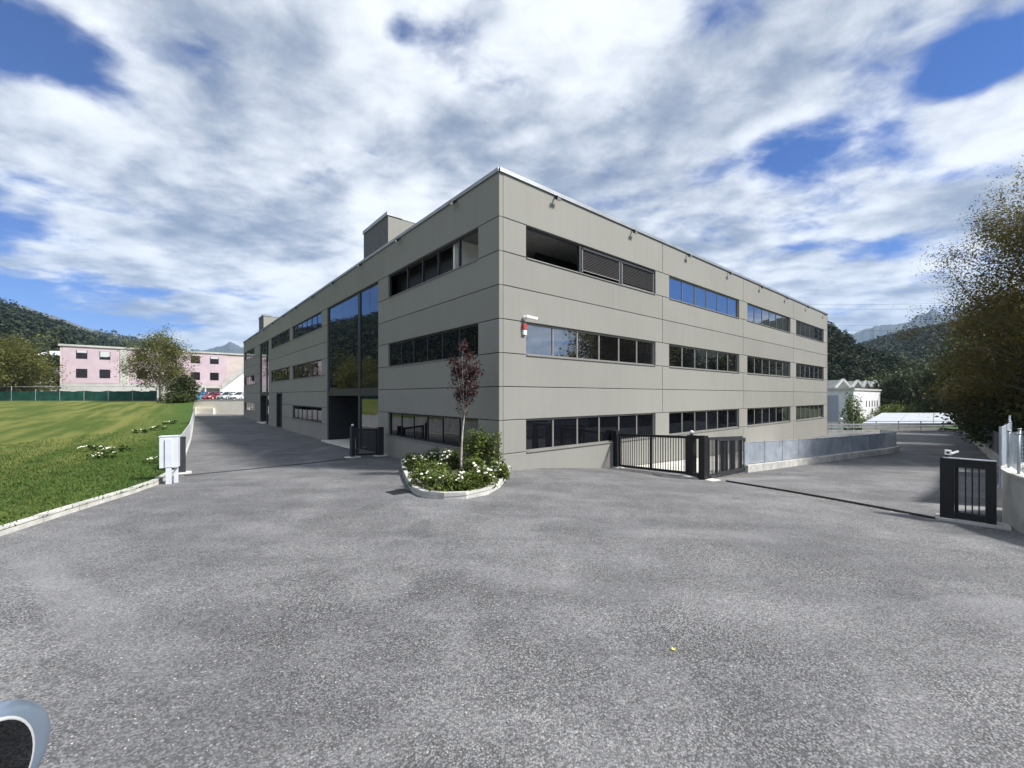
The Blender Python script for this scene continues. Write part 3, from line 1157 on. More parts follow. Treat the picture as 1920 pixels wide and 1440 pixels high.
ords = ['first', 'second', 'third', 'fourth', 'fifth', 'sixth', 'seventh', 'eighth', 'ninth', 'tenth', 'eleventh', 'twelfth']
for fc, n, cnt, L in (('R', NR, 8, 'sunlit right'), ('L', NL, 12, 'shaded left')):
    u = DR if fc == 'R' else DL
    pr = make_floodlight(u, n)
    for k in range(cnt):
        o = pr if k == 0 else copy_tree(pr)
        o.location = FP(fc, 2.53 + 4.76 * k, .0, 7.13)
        o.scale = (.75, .75, .75)
        tag(o, 'small black floodlight under the roof edge of the %s facade, %s from the corner' % (L, ords[k]), 'floodlight', 'floodlights under the roof edge')

# alarm siren and camera at the first floor of the right facade
cr = empty('security_camera', FP('R', 1.05, 0, 2.62), 'white security camera on the sunlit facade above the first floor window', 'camera')
mm = MB(); mm.tube([FP('R', 1.05, 0, 2.62), FP('R', 1.05, .10, 2.62)], .07, 12); mm.build('mount', 'white_paint', cr, True)
mm = MB(); mm.beam(FP('R', 1.05, .12, 2.66), FP('R', 1.45, .26, 2.60), .09, .09); mm.build('camera_body', 'white_paint', cr)
mm = MB(); mm.beam(FP('R', 1.452, .262, 2.60), FP('R', 1.47, .268, 2.597), .07, .07); mm.build('lens', 'black_metal', cr)
ar = empty('alarm_siren', FP('R', 1.03, 0, 2.0), 'alarm siren with red lamp beside the first floor window corner', 'siren')
mm = MB(); fbox(mm, 'R', .98, 1.12, 0.0, .08, 2.05, 2.20); mm.build('siren_box', 'white_paint', ar)
mm = MB(); fbox(mm, 'R', .97, 1.11, 0.0, .09, 2.24, 2.42); mm.build('red_lamp', 'red_plastic', ar)
# grey post at the corner
gq = gp(962, 879)
mm = MB(); mm.tube([gq - Vector((0, 0, .1)), gq + Vector((0, 0, 1.05))], .03, 10)
pl = mm.build('marker_post', 'anthracite', loc=gq); tag(pl, 'thin dark post beside the rose bed at the building corner', 'post')

# ------------------------------------------------------------------ rose bed at the corner
bed_px = [(751, 868), (754, 887), (762, 906), (773, 924), (792, 933), (832, 936.5), (874, 935.5), (914, 928), (938, 914), (951, 897), (959, 879)]
bed = [gp(*p) for p in bed_px]
pc = gp(850, 905)
planter = empty('rose_bed', pc, 'kerbed rose bed in front of the building corner', 'planter')
back = [FP('R', .5, .06, 0), FP('L', -.06, .06, 0), FP('L', 6.9, .06, 0)]
soil_poly = [(p.x, p.y) for p in bed] + [(p.x, p.y) for p in back]
sheet('soil', soil_poly, lambda XY: Gn(XY) + .085 + .03 * np.sin(XY[:, 0] * 3.1) * np.cos(XY[:, 1] * 2.3), 'soil', .35, kind=None, parent=planter)
for i in range(len(bed) - 1):
    a, b = Vector(bed[i].xy), Vector(bed[i + 1].xy)
    d = (b - a).normalized()
    nrm = Vector((-d.y, d.x))
    k = max(1, round((b - a).length / .75))
    for j in range(k):
        p = a.lerp(b, j / k) + d * .005
        q = a.lerp(b, (j + 1) / k) - d * .005
        vs = []
        for (pt, off, dz) in ((p, 0, -.2), (q, 0, -.2), (q, .13, -.2), (p, .13, -.2), (p, .012, .15), (q, .012, .15), (q, .12, .15), (p, .12, .15)):
            c = pt + nrm * off
            vs.append((c.x, c.y, G(pt.x, pt.y) + dz))
        mm = MB(); mm.hexa(vs); mm.build('kerb_stone', 'kerb', planter)
# pale pebbles inside the front kerb
pp = []
for i in range(900):
    a = random.random() * (len(bed) - 2)
    k = int(a)
    c = bed[k].lerp(bed[k + 1], a - k).lerp(pc, random.uniform(.06, .28))
    pp.append((c.x, c.y, G(c.x, c.y) + .10))
pm = MB()
for p in pp:
    r = random.uniform(.012, .03)
    pm.ball(p, r, 1, random.uniform(.7, 1), .7, 5, 3)
o = pm.build('pebbles', 'pebble', planter); o['kind'] = 'stuff'


def bush(name, label, cat, base, rx, ry, h, n, size, mat, group=None, flowers=0, fmat='petal', fsize=.04, stems=7, front=True, dense=.5):
    r = empty(name, base, label, cat, group)
    b = np.array(base)
    mm = MB()
    for k in range(stems):
        a = random.uniform(0, 6.28)
        e = random.uniform(.3, .9)
        t = Vector((base[0] + math.cos(a) * rx * e * .8, base[1] + math.sin(a) * ry * e * .8, base[2] + h * random.uniform(.6, .95)))
        mid = Vector(base).lerp(t, .5) + Vector((0, 0, h * .1))
        mm.tube([(base[0] + random.uniform(-.06, .06) * rx, base[1] + random.uniform(-.06, .06) * ry, base[2] - .05), mid, t], [.012 * h + .004, .009 * h + .003, .004], 5)
    mm.build('stems', 'bark', r)
    nc = max(10, n // 22)
    th = rng.uniform(0, 2 * np.pi, nc)
    rr = np.sqrt(rng.uniform(0.02, 1, nc))
    zz = rng.uniform(.12, 1, nc)
    prof = np.sqrt(np.clip(1 - ((zz - .42) / .66) ** 2, .05, 1))
    cen = np.stack([rr * prof * rx * np.cos(th), rr * prof * ry * np.sin(th), zz * h * rng.uniform(.82, 1.08, nc)], 1)
    pts = cen[rng.integers(0, nc, n)] + rng.normal(size=(n, 3)) * np.array([rx, ry, h * .8]) * .13
    pts[:, 2] = np.clip(pts[:, 2], .02, None)
    np_mesh('foliage', leaves(pts + b, size), 4, mat, r)
    if flowers:
        th = rng.uniform(0, 2 * np.pi, flowers)
        k = rng.integers(0, max(2, flowers // 4), flowers)
        cl = rng.uniform(0, 2 * np.pi, 99)[k] * .85 + th * .15
        e = rng.uniform(.25, .98, flowers)
        fm = MB()
        for i in range(flowers):
            z = h * math.sqrt(max(.1, 1 - (e[i] * .75) ** 2)) * random.uniform(.85, 1.1)
            c = b + np.array([math.cos(cl[i]) * e[i] * rx, math.sin(cl[i]) * e[i] * ry, z])
            s = fsize * random.uniform(.7, 1.25)
            fm.ball(c, s, 1, 1, .72, 7, 4)
            for j in range(5):
                a = j * 1.2566 + random.random()
                fm.ball(c + np.array([math.cos(a) * s * .75, math.sin(a) * s * .75, -.1 * s]), s * .62, 1, 1, .55, 5, 3)
        fo = fm.build('blossoms', fmat, r, True)
        fo['kind'] = 'stuff'
    return r


rose_spots = [(779, 884, .42, .50, 16, 'at the left end of the corner bed'), (812, 874, .42, .55, 22, 'at the back left below the window'),
              (845, 880, .36, .58, 18, 'just left of the purple tree trunk'), (797, 912, .40, .42, 9, 'by the left front kerb of the corner bed'),
              (832, 921, .42, .40, 5, 'at the front tip of the corner bed, few blooms'), (872, 921, .40, .44, 12, 'right in front of the purple tree trunk'),
              (908, 914, .38, .50, 26, 'beside the right front kerb, full of blooms'), (934, 900, .30, .48, 24, 'at the far right end of the corner bed'),
              (888, 893, .36, .52, 14, 'under the tall green shrub'), (815, 897, .4, .46, 8, 'in the middle of the bed left of the tree')]
for px, py, rr, hh, nf, where in rose_spots:
    b = gp(px, py, .07)
    bush('rose_bush', 'white flowering rose bush ' + where, 'rose bush', b, rr, rr, hh, 1500, .035, 'leaf_rose', 'rose bushes in the corner bed', nf, fsize=.034)
b = gp(893, 884, .07); b = Vector((b.x, b.y, b.z))
bush('shrub', 'tall green leafy shrub behind the roses near the building corner', 'shrub', b + Vector((.0, .25, 0)),   .48, .40, 1.18, 2300, .042, 'leaf_shrub')
b = gp(928, 884, .07)
bush('shrub', 'slim light green shrub touching the building corner', 'shrub', b + Vector((-.05, .1, 0)), .26, .2, 1.15, 900, .036, 'leaf_bright')


# ------------------------------------------------------------------ trees
def tree(name, label, base, H, cr, z0, nleaf, leaf, lmat, bmat='bark', tr=.12, nlimb=16, group=None, cat='tree', shape='round', lean=(0, 0), csig=.16, seed=None, top=1.0, parent_only=False):
    st = random.getstate()
    if seed is not None:
        random.seed(seed)
    base = Vector(base)
    r = empty(name, base, label, cat, group)
    mm = MB()
    tp = base + Vector((lean[0], lean[1], H * .82))
    spine = []
    ns = 7
    for i in range(ns + 1):
        t = i / ns
        p = base.lerp(tp, t) + Vector((math.sin(t * 5 + H) * .02 * H * t, math.cos(t * 4 + H) * .015 * H * t, 0))
        if i == 0:
            p.z -= .25
        spine.append(p)
    mm.tube(spine, [tr * (1.25 if i == 0 else (1 - .86 * i / ns)) for i in range(ns + 1)], 9)
    tips = []
    for k in range(nlimb):
        t = random.uniform(max(.12, z0 / H * .9), .98)
        fi = t * ns
        i0 = min(int(fi), ns - 1)
        p = spine[i0].lerp(spine[i0 + 1], fi - i0)
        a = k * 2.4 + random.uniform(-.5, .5)
        zt = random.uniform(z0 + .1 * (H - z0), H)
        f = (zt - z0) / (H - z0)
        if shape == 'round':
            e = math.sqrt(max(.05, 1 - ((f - .45) / .58) ** 2))
        elif shape == 'vase':
            e = .22 + .78 * min(1, f * 1.25)
        elif shape == 'cone':
            e = max(.08, 1.05 - f)
        else:
            e = math.sqrt(max(.05, 1 - ((f - .35) / .68) ** 2))
        e *= random.uniform(.55, 1.0)
        c = base.lerp(tp, min(1, zt / H))
        tip = Vector((c.x + math.cos(a) * cr * e, c.y + math.sin(a) * cr * e, base.z + zt))
        if tip.z < p.z:
            p = spine[max(0, i0 - 2)]
        mid = p.lerp(tip, .5) + Vector((random.uniform(-.05, .05) * cr, random.uniform(-.05, .05) * cr, .06 * H * random.random()))
        br = tr * .42 * (1 - t * .6)
        mm.tube([p, mid, tip], [br, br * .6, br * .18], 6)
        tips.append((p, mid, tip))
        for _ in range(3):
            s0 = mid.lerp(tip, random.random())
            q = s0 + Vector((random.uniform(-1, 1) * cr * .32, random.uniform(-1, 1) * cr * .32, random.uniform(-.06, .14) * H))
            mm.tube([s0, q], [br * .32, br * .1], 4)
            tips.append((s0, s0.lerp(q, .6), q))
    mm.build('trunk', bmat, r, True)
    cen, wt = [], []
    for (p, mid, tip) in tips:
        for _ in range(3):
            cen.append(tuple(mid.lerp(tip, random.uniform(.25, 1.08))))
            wt.append(random.uniform(.3, 1.4))
    cen = np.array(cen)
    wt = np.array(wt) / sum(wt)
    idx = rng.choice(len(cen), nleaf, p=wt)
    sg = csig * cr * (0.6 + 0.9 * rng.random((len(cen), 1)))[idx]
    pts = cen[idx] + rng.normal(size=(nleaf, 3)).clip(-1.7, 1.7) * sg * np.array([1, 1, .8])
    pts[:, 2] = np.maximum(pts[:, 2], base.z + z0 * .75)
    np_mesh('crown', leaves(pts, leaf), 4, lmat, r)
    random.setstate(st)
    return r


tb = gp(864, 886, .07)
tree('plum_tree', 'slender young tree with dark purple leaves in the rose bed', tb, 3.6, .54, 1.95, 3800, .034, 'leaf_plum', 'bark_pale', .040, 20, shape='vase', lean=(.16, 0), csig=.14, seed=3)

# ------------------------------------------------------------------ gates
def upright(m, p, d, w, t, h, z0=-.1):
    """post of width w along d and thickness t"""
    n = Vector((-d.y, d.x, 0))
    a, b = d * w / 2, n * t / 2
    m.hexa([p - a - b + Vector((0, 0, z0)), p + a - b + Vector((0, 0, z0)), p + a + b + Vector((0, 0, z0)), p - a + b + Vector((0, 0, z0)),
            p - a - b + Vector((0, 0, h)), p + a - b + Vector((0, 0, h)), p + a + b + Vector((0, 0, h)), p - a + b + Vector((0, 0, h))])


def barred(name, label, A, B, h, nbars, mat='black_metal', lift=.07, mids=(), t=.06, cat='gate', fw=.09):
    """a barred gate leaf standing between two ground points"""
    r = empty(name, A, label, cat)
    d = (B - A); d.z = 0; L = d.length; d.normalize()
    zA, zB = A.z, B.z
    up = Vector((0, 0, 1))

    def P(s, hh):
        f = s / L
        return Vector((A.x + d.x * s, A.y + d.y * s, zA + (zB - zA) * f + hh))
    for nm, hh in (('bottom_rail', lift + fw / 2), ('top_rail', h - fw / 2)):
        mm = MB(); mm.beam(P(0, hh), P(L, hh), t, fw); mm.build(nm, mat, r)
    for s in (fw / 2, L - fw / 2) + tuple(mids):
        mm = MB(); mm.beam(P(s, lift + fw), P(s, h - fw), t, fw * .9, d); mm.build('stile', mat, r)
    proto = None
    for k in range(nbars):
        s = fw + (L - 2 * fw) * (k + .5) / nbars
        mm = MB(); mm.beam(P(s, lift + fw * .9), P(s, h - fw * .9), .022, .022, d)
        mm.build('bar', mat, r)
    return r


def post_thing(name, label, p, d, w, t, h, mat='black_metal', foot=None, lamp=False, cat='post'):
    r = empty(name, p, label, cat)
    mm = MB(); upright(mm, p, d, w, t, h); mm.build('post', mat, r, bevel=.006)
    mm = MB(); upright(mm, p, d, w + .02, t + .02, h + .012, h - 0.006); mm.build('cap', mat, r)
    if foot:
        mm = MB(); upright(mm, p, d, foot[0], foot[1], .05); mm.build('footing', 'concrete_pale', r)
    if lamp:
        q = p + Vector((0, 0, h + .01))
        mm = MB(); mm.tube([q, q + Vector((0, 0, .03))], .06, 12); mm.build('beacon_base', 'anthracite', r, True)
        mm = MB(); mm.tube([q + Vector((0, 0, .03)), q + Vector((0, 0, .09)), q + Vector((0, 0, .125))], [.055, .055, .03], 12); mm.build('beacon', 'lamp_glass', r, True)
    return r


# right: sliding gate in front of the ramp along the sunlit facade
Pa, Pb, Pc, Pd = gp(1155, 877), gp(1292, 893.5), gp(1324, 900), gp(1391, 886)
dg = (Pc - Pa); dg.z = 0; dg.normalize()
post_thing('gate_post', 'thick black gate post against the sunlit facade', Pa, dg, .20, .20, 1.52, foot=(.55, .4))
barred('sliding_gate', 'black barred sliding gate across the ramp beside the sunlit facade', Pa + dg * .16, Pb - dg * .05, 1.42, 27, mids=((Pb - Pa).length * .47,))
tw = empty('gate_portal', Pb, 'black twin gate post with white beacon at the end of the barred gate', 'post')
q0, q1 = Pb + dg * .10, Pc - dg * .10
for nm, p_ in (('post', q0), ('post', q1)):
    mm = MB(); upright(mm, p_, dg, .24 if p_ is q0 else .22, .22, 1.46); mm.build(nm, 'black_metal', tw, bevel=.006)
for nm, z0, z1 in (('top_beam', 1.34, 1.455), ('bottom_beam', .05, .17)):
    mm = MB(); a = q0 + dg * .125; b = q1 - dg * .115
    mm.beam(a + Vector((0, 0, (z0 + z1) / 2)), b + Vector((0, 0, (z0 + z1) / 2)), .18, z1 - z0); mm.build(nm, 'black_metal', tw)
mm = MB(); upright(mm, (q0 + q1) / 2 + dg * .12, dg, (q1 - q0).length + .5, .42, .045); mm.build('footing', 'concrete_pale', tw)
qq = q0 + Vector((0, 0, 1.465))
mm = MB(); mm.tube([qq, qq + Vector((0, 0, .05))], .05, 12); mm.build('beacon_base', 'anthracite', tw, True)
mm = MB(); mm.tube([qq + Vector((0, 0, .05)), qq + Vector((0, 0, .13)), qq + Vector((0, 0, .16))], [.065, .065, .03], 12); mm.build('beacon', 'lamp_glass', tw, True)
d2 = (Pd - Pc); d2.z = 0; d2.normalize()
g2 = barred('gate_leaf', 'dark grey barred gate leaf parked behind the black twin post', Pc + d2 * .14, Pd, 1.40, 26, 'anthracite', mids=((Pd - Pc).length * .5,))
g3 = barred('gate_leaf', 'second barred gate leaf standing close behind the parked grey leaf', Pc + d2 * .5 + NL * -.28, Pd + NL * -.28, 1.32, 20, 'anthracite')
mm = MB(); mm.tube([Pc + d2 * .3 + NL * .0 + Vector((0, 0, .07)) - DL * .05, Pc + d2 * .3 + DL * .05 + Vector((0, 0, .07))], .075, 12)
mm.build('wheel', 'rubber', g2, True)

# rail of the second gate across the drive
Ra, Rb = gp(1362, 903), gp(1757, 974)
mm = MB()
nseg = 10
for k in range(nseg):
    a, b = Ra.lerp(Rb, k / nseg), Ra.lerp(Rb, (k + 1) / nseg)
    a.z = G(a.x, a.y) + .012; b.z = G(b.x, b.y) + .012
    mm.beam(a, b, .10, .03)
    mm.beam(a + Vector((0, 0, .018)), b + Vector((0, 0, .018)), .03, .03)
tag(mm.build('gate_rail', 'black_metal'), 'dark steel gate rail set in the asphalt across the right drive', 'rail')

# right foreground: gate portal frame with four bars
A, B = gp(1762, 973.5), gp(1869, 990)
d = (B - A); d.z = 0; L = d.length; d.normalize()
nn = Vector((-d.y, d.x, 0))
if nn.y < 0:
    nn = -nn
gz = (A.z + B.z) / 2
A.z = B.z = gz
pr = empty('portal_gate', A, 'heavy black gate frame with three bars standing on a pale plinth at the right', 'gate')
mm = MB(); upright(mm, A + d * .105 + nn * .12, d, .21, .26, 1.33, .0); mm.build('post', 'black_metal', pr, bevel=.008)
mm = MB(); upright(mm, A + d * .245 + nn * .16, d, .06, .14, 1.2, .1); mm.build('guide_channel', 'black_metal', pr)
mm = MB(); upright(mm, B - d * .075 + nn * .12, d, .15, .20, 1.33, .0); mm.build('post', 'black_metal', pr, bevel=.008)
mm = MB(); mm.beam(A + d * .215 + nn * .12 + Vector((0, 0, 1.24)), B - d * .155 + nn * .12 + Vector((0, 0, 1.24)), .2, .18); mm.build('top_beam', 'black_metal', pr)
mm = MB(); mm.beam(A + d * .215 + nn * .12 + Vector((0, 0, .14)), B - d * .155 + nn * .12 + Vector((0, 0, .14)), .18, .12); mm.build('bottom_beam', 'black_metal', pr)
mm = MB(); mm.beam(A + nn * .02 + d * .05 + Vector((0, 0, 1.335)), B + nn * .02 + Vector((0, 0, 1.335)), .08, .02); mm.build('cap_strip', 'galv_light', pr)
for k in range(3):
    s = .29 + (L - .29 - .15) * (k + .9) / 3.8
    p = A + d * s + nn * .12
    mm = MB(); mm.beam(p + Vector((0, 0, .2)), p + Vector((0, 0, 1.15)), .022, .022, d); mm.build('bar', 'black_metal', pr)
mm = MB(); upright(mm, (A + B) / 2 + nn * .1 + d * .06, d, L + .25, .5, .055, -.15); mm.build('plinth', 'concrete', pr)
cq = A + d * .10 + nn * .1 + Vector((0, 0, 1.34))
cb = empty('photocell_camera', cq, 'small white camera on top of the black gate frame at the right', 'camera')
mm = MB(); mm.tube([cq, cq + Vector((0, 0, .05))], .035, 10); mm.build('mount', 'anthracite', cb)
mm = MB(); upright(mm, cq + d * .02, d, .10, .09, .15, .05); mm.build('camera_body', 'white_paint', cb, bevel=.006)
mm = MB(); mm.tube([cq + d * .02 - nn * .045 + Vector((0, 0, .10)), cq + d * .02 - nn * .055 + Vector((0, 0, .10))], .022, 10); mm.build('lens', 'black_metal', cb)
mm = MB(); mm.beam(cq + d * .07 + Vector((0, 0, .08)), cq + d * .17 + nn * .1 + Vector((0, 0, .13)), .03, .03); mm.build('arm', 'white_paint', cb)

# left: half gate before the shaded facade
La, Lb = gp(661, 858), gp(713, 855)
dl = (Lb - La); dl.z = 0; dl.normalize()
post_thing('gate_post', 'dark gate post with white beacon left of the half gate', La, dl, .17, .20, 1.38, 'anthracite', (.6, .4), True)
barred('half_gate', 'dark grey barred half gate in front of the shaded facade', La + dl * .16, Lb - dl * .16, 1.30, 13, 'anthracite')
post_thing('gate_post', 'dark gate post between the half gate and the shaded facade', Lb, dl, .26, .2, 1.36, 'anthracite', (.55, .4))
for k, (pz) in enumerate((1.05, .9)):
    pass


mm = MB()
Rc, Rd = gp(346, 892), gp(654, 860)
for k in range(10):
    a, b = Rc.lerp(Rd, k / 10), Rc.lerp(Rd, (k + 1) / 10)
    a.z = G(a.x, a.y) + .008; b.z = G(b.x, b.y) + .008
    mm.beam(a, b, .12, .02)
tag(mm.build('gate_rail', 'anthracite'), 'steel gate rail set in the asphalt across the left drive', 'rail')

# ------------------------------------------------------------------ fences
def fence(name, label, path, kerb_h, kerb_t, panel_h, seg, pmat, kmat, hfun=G, gap=.03, postmat=None, cat='fence', caps=False):
    P = [Vector((p[0], p[1])) for p in path]
    r = empty(name, (P[0].x, P[0].y, hfun(P[0].x, P[0].y)), label, cat)
    pts = [P[0]]
    for a, b in zip(P[:-1], P[1:]):
        k = max(1, round((b - a).length / seg))
        pts += [a.lerp(b, (i + 1) / k) for i in range(k)]
    for a, b in zip(pts[:-1], pts[1:]):
        d = (b - a).normalized()
        n = Vector((-d.y, d.x))
        za, zb = hfun(a.x, a.y), hfun(b.x, b.y)
        if kerb_h:
            mm = MB()
            o = n * kerb_t / 2
            g = d * .004
            a1, b1 = a + g, b - g
            mm.hexa([(*(a1 - o), za - .3), (*(b1 - o), zb - .3), (*(b1 + o), zb - .3), (*(a1 + o), za - .3),
                     (*(a1 - o), za + kerb_h), (*(b1 - o), zb + kerb_h), (*(b1 + o), zb + kerb_h), (*(a1 + o), za + kerb_h)])
            mm.build('base_wall', kmat, r)
        mm = MB()
        a1, b1 = a + d * .03, b - d * .03
        mm.beam((a1.x, a1.y, za + kerb_h + gap + panel_h / 2), (b1.x, b1.y, zb + kerb_h + gap + panel_h / 2), .02, panel_h)
        pn = mm.build('panel', pmat, r)
        mm = MB()
        mm.beam((a1.x, a1.y, za + kerb_h + gap + panel_h + .012), (b1.x, b1.y, zb + kerb_h + gap + panel_h + .012), .035, .022)
        mm.build('top_rail', postmat or pmat, pn)
    for p in pts:
        z = hfun(p.x, p.y)
        mm = MB(); mm.tube([(p.x, p.y, z + kerb_h - .02), (p.x, p.y, z + kerb_h + gap + panel_h + .05)], .028, 8)
        mm.build('post', postmat or pmat, r)
    return r


fence('fence', 'low grey sheet fence on a pale kerb along the left side of the yard', [(FEN0.x, FEN0.y), (FEN0.lerp(FEN1, .25).x + .1, FEN0.lerp(FEN1, .25).y), (FEN0.lerp(FEN1, .6).x, FEN0.lerp(FEN1, .6).y), (FEN1.x, FEN1.y)], .12, .16, .95, 2.0, 'galv_light', 'kerb')
cpath = [(Pd.x + .15, Pd.y + .1), (13.0, 18.9), (17.5, 21.6), (20.8, 23.3), (22.3, 24.2), (22.9, 25.0), (22.9, 25.9)]
fence('fence', 'curved grey sheet fence on a white kerb inside the right yard', cpath, .28, .28, .82, 1.5, 'galv', 'kerb')
# concrete ramp between that fence and the facade
ramp = [FP('R', 7.2, .05, 0), FP('R', 24.5, .05, 0), Vector((19.2, 28.2, 0)), Vector((21.2, 27.4, 0)), Vector((22.2, 26.8, 0)), Vector((22.8, 25.5, 0)), Vector((22.0, 24.4, 0)), Vector((20.6, 23.6, 0)), Vector((17.3, 21.9, 0)), Vector((12.8, 19.2, 0)), Vector((Pd.x + .05, Pd.y + .5, 0)), Vector((7.4, 14.9, 0))]
sheet('concrete_ramp', [(p.x, p.y) for p in ramp], lambda XY: Gn(XY) + .012, 'concrete_pale', 1.2)
# right boundary
bpath = [(19.8, 16.6), (23.6, 20.4), (43.6, 40.2)]
fence('fence', 'dark sheet fence on a low concrete wall along the right edge of the yard', bpath, .42, .2, .95, 2.0, 'galv_dark', 'concrete')
# far edge: kerb and guard rail
gr = empty('guard_rail', (28, 40.7, G(28, 40.7)), 'pale steel guard rail along the far end of the right yard', 'guard rail')
for x in np.arange(27, 44.5, 2.2):
    z = G(x, 40.9)
    mm = MB(); mm.beam((x, 40.95, z - .1), (x, 40.95, z + 1.0), .06, .06, (0, 1, 0)); mm.build('post', 'galv_light', gr)
for hh, w in ((.46, .10), (.72, .16), (1.02, .05)):
    mm = MB(); mm.beam((26.5, 40.9, G(26.5, 40.9) + hh), (44.2, 40.9, G(44.2, 40.9) + hh), .05, w); mm.build('rail', 'galv_light' if hh < 1 else 'galv_dark', gr)
kr = empty('yard_kerb', (35, 40.5, G(35, 40.5)), 'pale kerb along the far end of the right yard', 'kerb')
for x in np.arange(26.5, 44, 1.0):
    mm = MB(); mm.beam((x + .005, 40.45, G(x, 40.45) + .0), (x + .995, 40.45, G(x + 1, 40.45) + .0), .16, .30); mm.build('kerb_stone', 'kerb', kr)
# round retaining wall with lawn at the far right
cc, rr = Vector((12.75, 6.45)), 3.35
zt = ZC - 1.60
ring = empty('round_wall', (cc.x, cc.y, G(cc.x, cc.y)), 'round pale concrete retaining wall beside the black gate frame', 'wall')
N = 40
for k in range(N):
    a0, a1 = 2 * math.pi * k / N, 2 * math.pi * (k + 1) / N
    vs = []
    for z in (ZC - 3.1, zt):
        vs += [(cc.x + (rr) * math.cos(a0), cc.y + rr * math.sin(a0), z), (cc.x + rr * math.cos(a1), cc.y + rr * math.sin(a1), z),
               (cc.x + (rr - .2) * math.cos(a1), cc.y + (rr - .2) * math.sin(a1), z), (cc.x + (rr - .2) * math.cos(a0), cc.y + (rr - .2) * math.sin(a0), z)]
    if k == 0:
        mall, mcop = MB(), MB()
    mall.hexa(vs)
    vs = []
    for z in (zt + .002, zt + .05):
        vs += [(cc.x + (rr + .02) * math.cos(a0), cc.y + (rr + .02) * math.sin(a0), z), (cc.x + (rr + .02) * math.cos(a1), cc.y + (rr + .02) * math.sin(a1), z),
               (cc.x + (rr - .22) * math.cos(a1), cc.y + (rr - .22) * math.sin(a1), z), (cc.x + (rr - .22) * math.cos(a0), cc.y + (rr - .22) * math.sin(a0), z)]
    mcop.hexa(vs)
mall.build('wall_shell', 'concrete', ring)
mcop.build('wall_top', 'kerb', ring)
mm = MB()
mm.add([(cc.x + (rr - .19) * math.cos(2 * math.pi * k / 48), cc.y + (rr - .19) * math.sin(2 * math.pi * k / 48), zt - .10) for k in range(48)], [tuple(range(48))])
mm.build('grass_top', 'grass_verge', ring)
rf = empty('mesh_fence', (cc.x, cc.y, zt), 'grey post and mesh fence standing on the round concrete wall', 'fence')
for k in range(14):
    a = R(95 + 17 * k)
    p = Vector((cc.x + (rr - .1) * math.cos(a), cc.y + (rr - .1) * math.sin(a), zt + .05))
    mm = MB(); mm.tube([p, p + Vector((0, 0, .78))], .022, 8); mm.build('post', 'galv', rf, True)
    mm = MB(); mm.tube([p + Vector((0, 0, .78)), p + Vector((0, 0, .81))], .03, 8); mm.build('post_cap', 'galv_light', rf, True)
    if k < 13:
        a2 = R(95 + 17 * (k + 1))
        p2 = Vector((cc.x + (rr - .1) * math.cos(a2), cc.y + (rr - .1) * math.sin(a2), zt + .05))
        mm = MB()
        for j in range(1, 9):
            mm.beam(p + Vector((0, 0, .09 * j)), p2 + Vector((0, 0, .09 * j)), .004, .004)
        for j in range(1, 18):
            q = p.lerp(p2, j / 18)
            mm.beam(q + Vector((0, 0, .05)), q + Vector((0, 0, .75)), .004, .004, (1, 0, 0))
        mm.build('mesh', 'galv', rf)
# grey sheet fence behind the round wall
def Gz(x, y):
    return ZC - 2.6
fence('fence', 'tall grey sheet fence panels behind the round concrete wall', [(12.2, 10.4), (14.6, 12.2), (17.2, 14.4), (19.6, 16.4)], .3, .15, 1.45, 1.6, 'galv', 'concrete', Gz, postmat='galv')
# verge behind the right fence
verge_poly = [(19.9, 16.4), (23.9, 20.4), (44.0, 40.3), (46, 46), (85, 60), (85, -20), (30.5, -20), (26.5, 2), (17, 11.2)]
sheet('grass_verge', verge_poly, lambda XY: np.maximum(Gn(XY), ZC - 3.6) * 0 + (ZC - 2.75 - .6 * np.clip((XY[:, 1] - 16) / 24, 0, 1)), 'grass_verge', 3.0)

# ------------------------------------------------------------------ cabinet at the lawn corner
cbp = gp(316, 908)
wd = (DR * .92 + DL * -.2); wd.z = 0; wd.normalize()
dp = Vector((-wd.y, wd.x, 0))
if dp.y < 0:
    dp = -dp
cab = empty('meter_cabinet', cbp, 'pale grey metal meter cabinet on posts beside the lawn kerb', 'cabinet')
bc = cbp + dp * .17 + Vector((0, 0, .44))


def obox(m, o, ax, ay, x0, x1, y0, y1, z0, z1):
    pts = []
    for z in (z0, z1):
        for (x, y) in ((x0, y0), (x1, y0), (x1, y1), (x0, y1)):
            pts.append(o + ax * x + ay * y + Vector((0, 0, z)))
    m.hexa(pts)


mm = MB(); obox(mm, bc, wd, dp, -.22, .19, -.10, .16, 0, .86); mm.build('cabinet_box', 'cabinet', cab, bevel=.008)
mm = MB(); obox(mm, bc, wd, dp, -.23, .20, -.11, .17, .862, .885); mm.build('cabinet_lid', 'cabinet', cab)
mm = MB(); obox(mm, bc, wd, dp, -.085, .065, -.135, -.102, .02, .80); mm.build('cable_duct', 'cabinet', cab)
mm = MB(); obox(mm, cbp, wd, dp, -.07, .05, .03, .10, -.2, .44); mm.build('leg', 'cabinet', cab)
mm = MB(); obox(mm, cbp, wd, dp, .07, .16, .22, .30, -.2, .44); mm.build('leg', 'cabinet', cab)
gpp = gp(341, 888)
post_thing('gate_post', 'dark gate post right behind the pale meter cabinet', gpp, DR, .2, .14, 1.2, 'anthracite', (.5, .3))

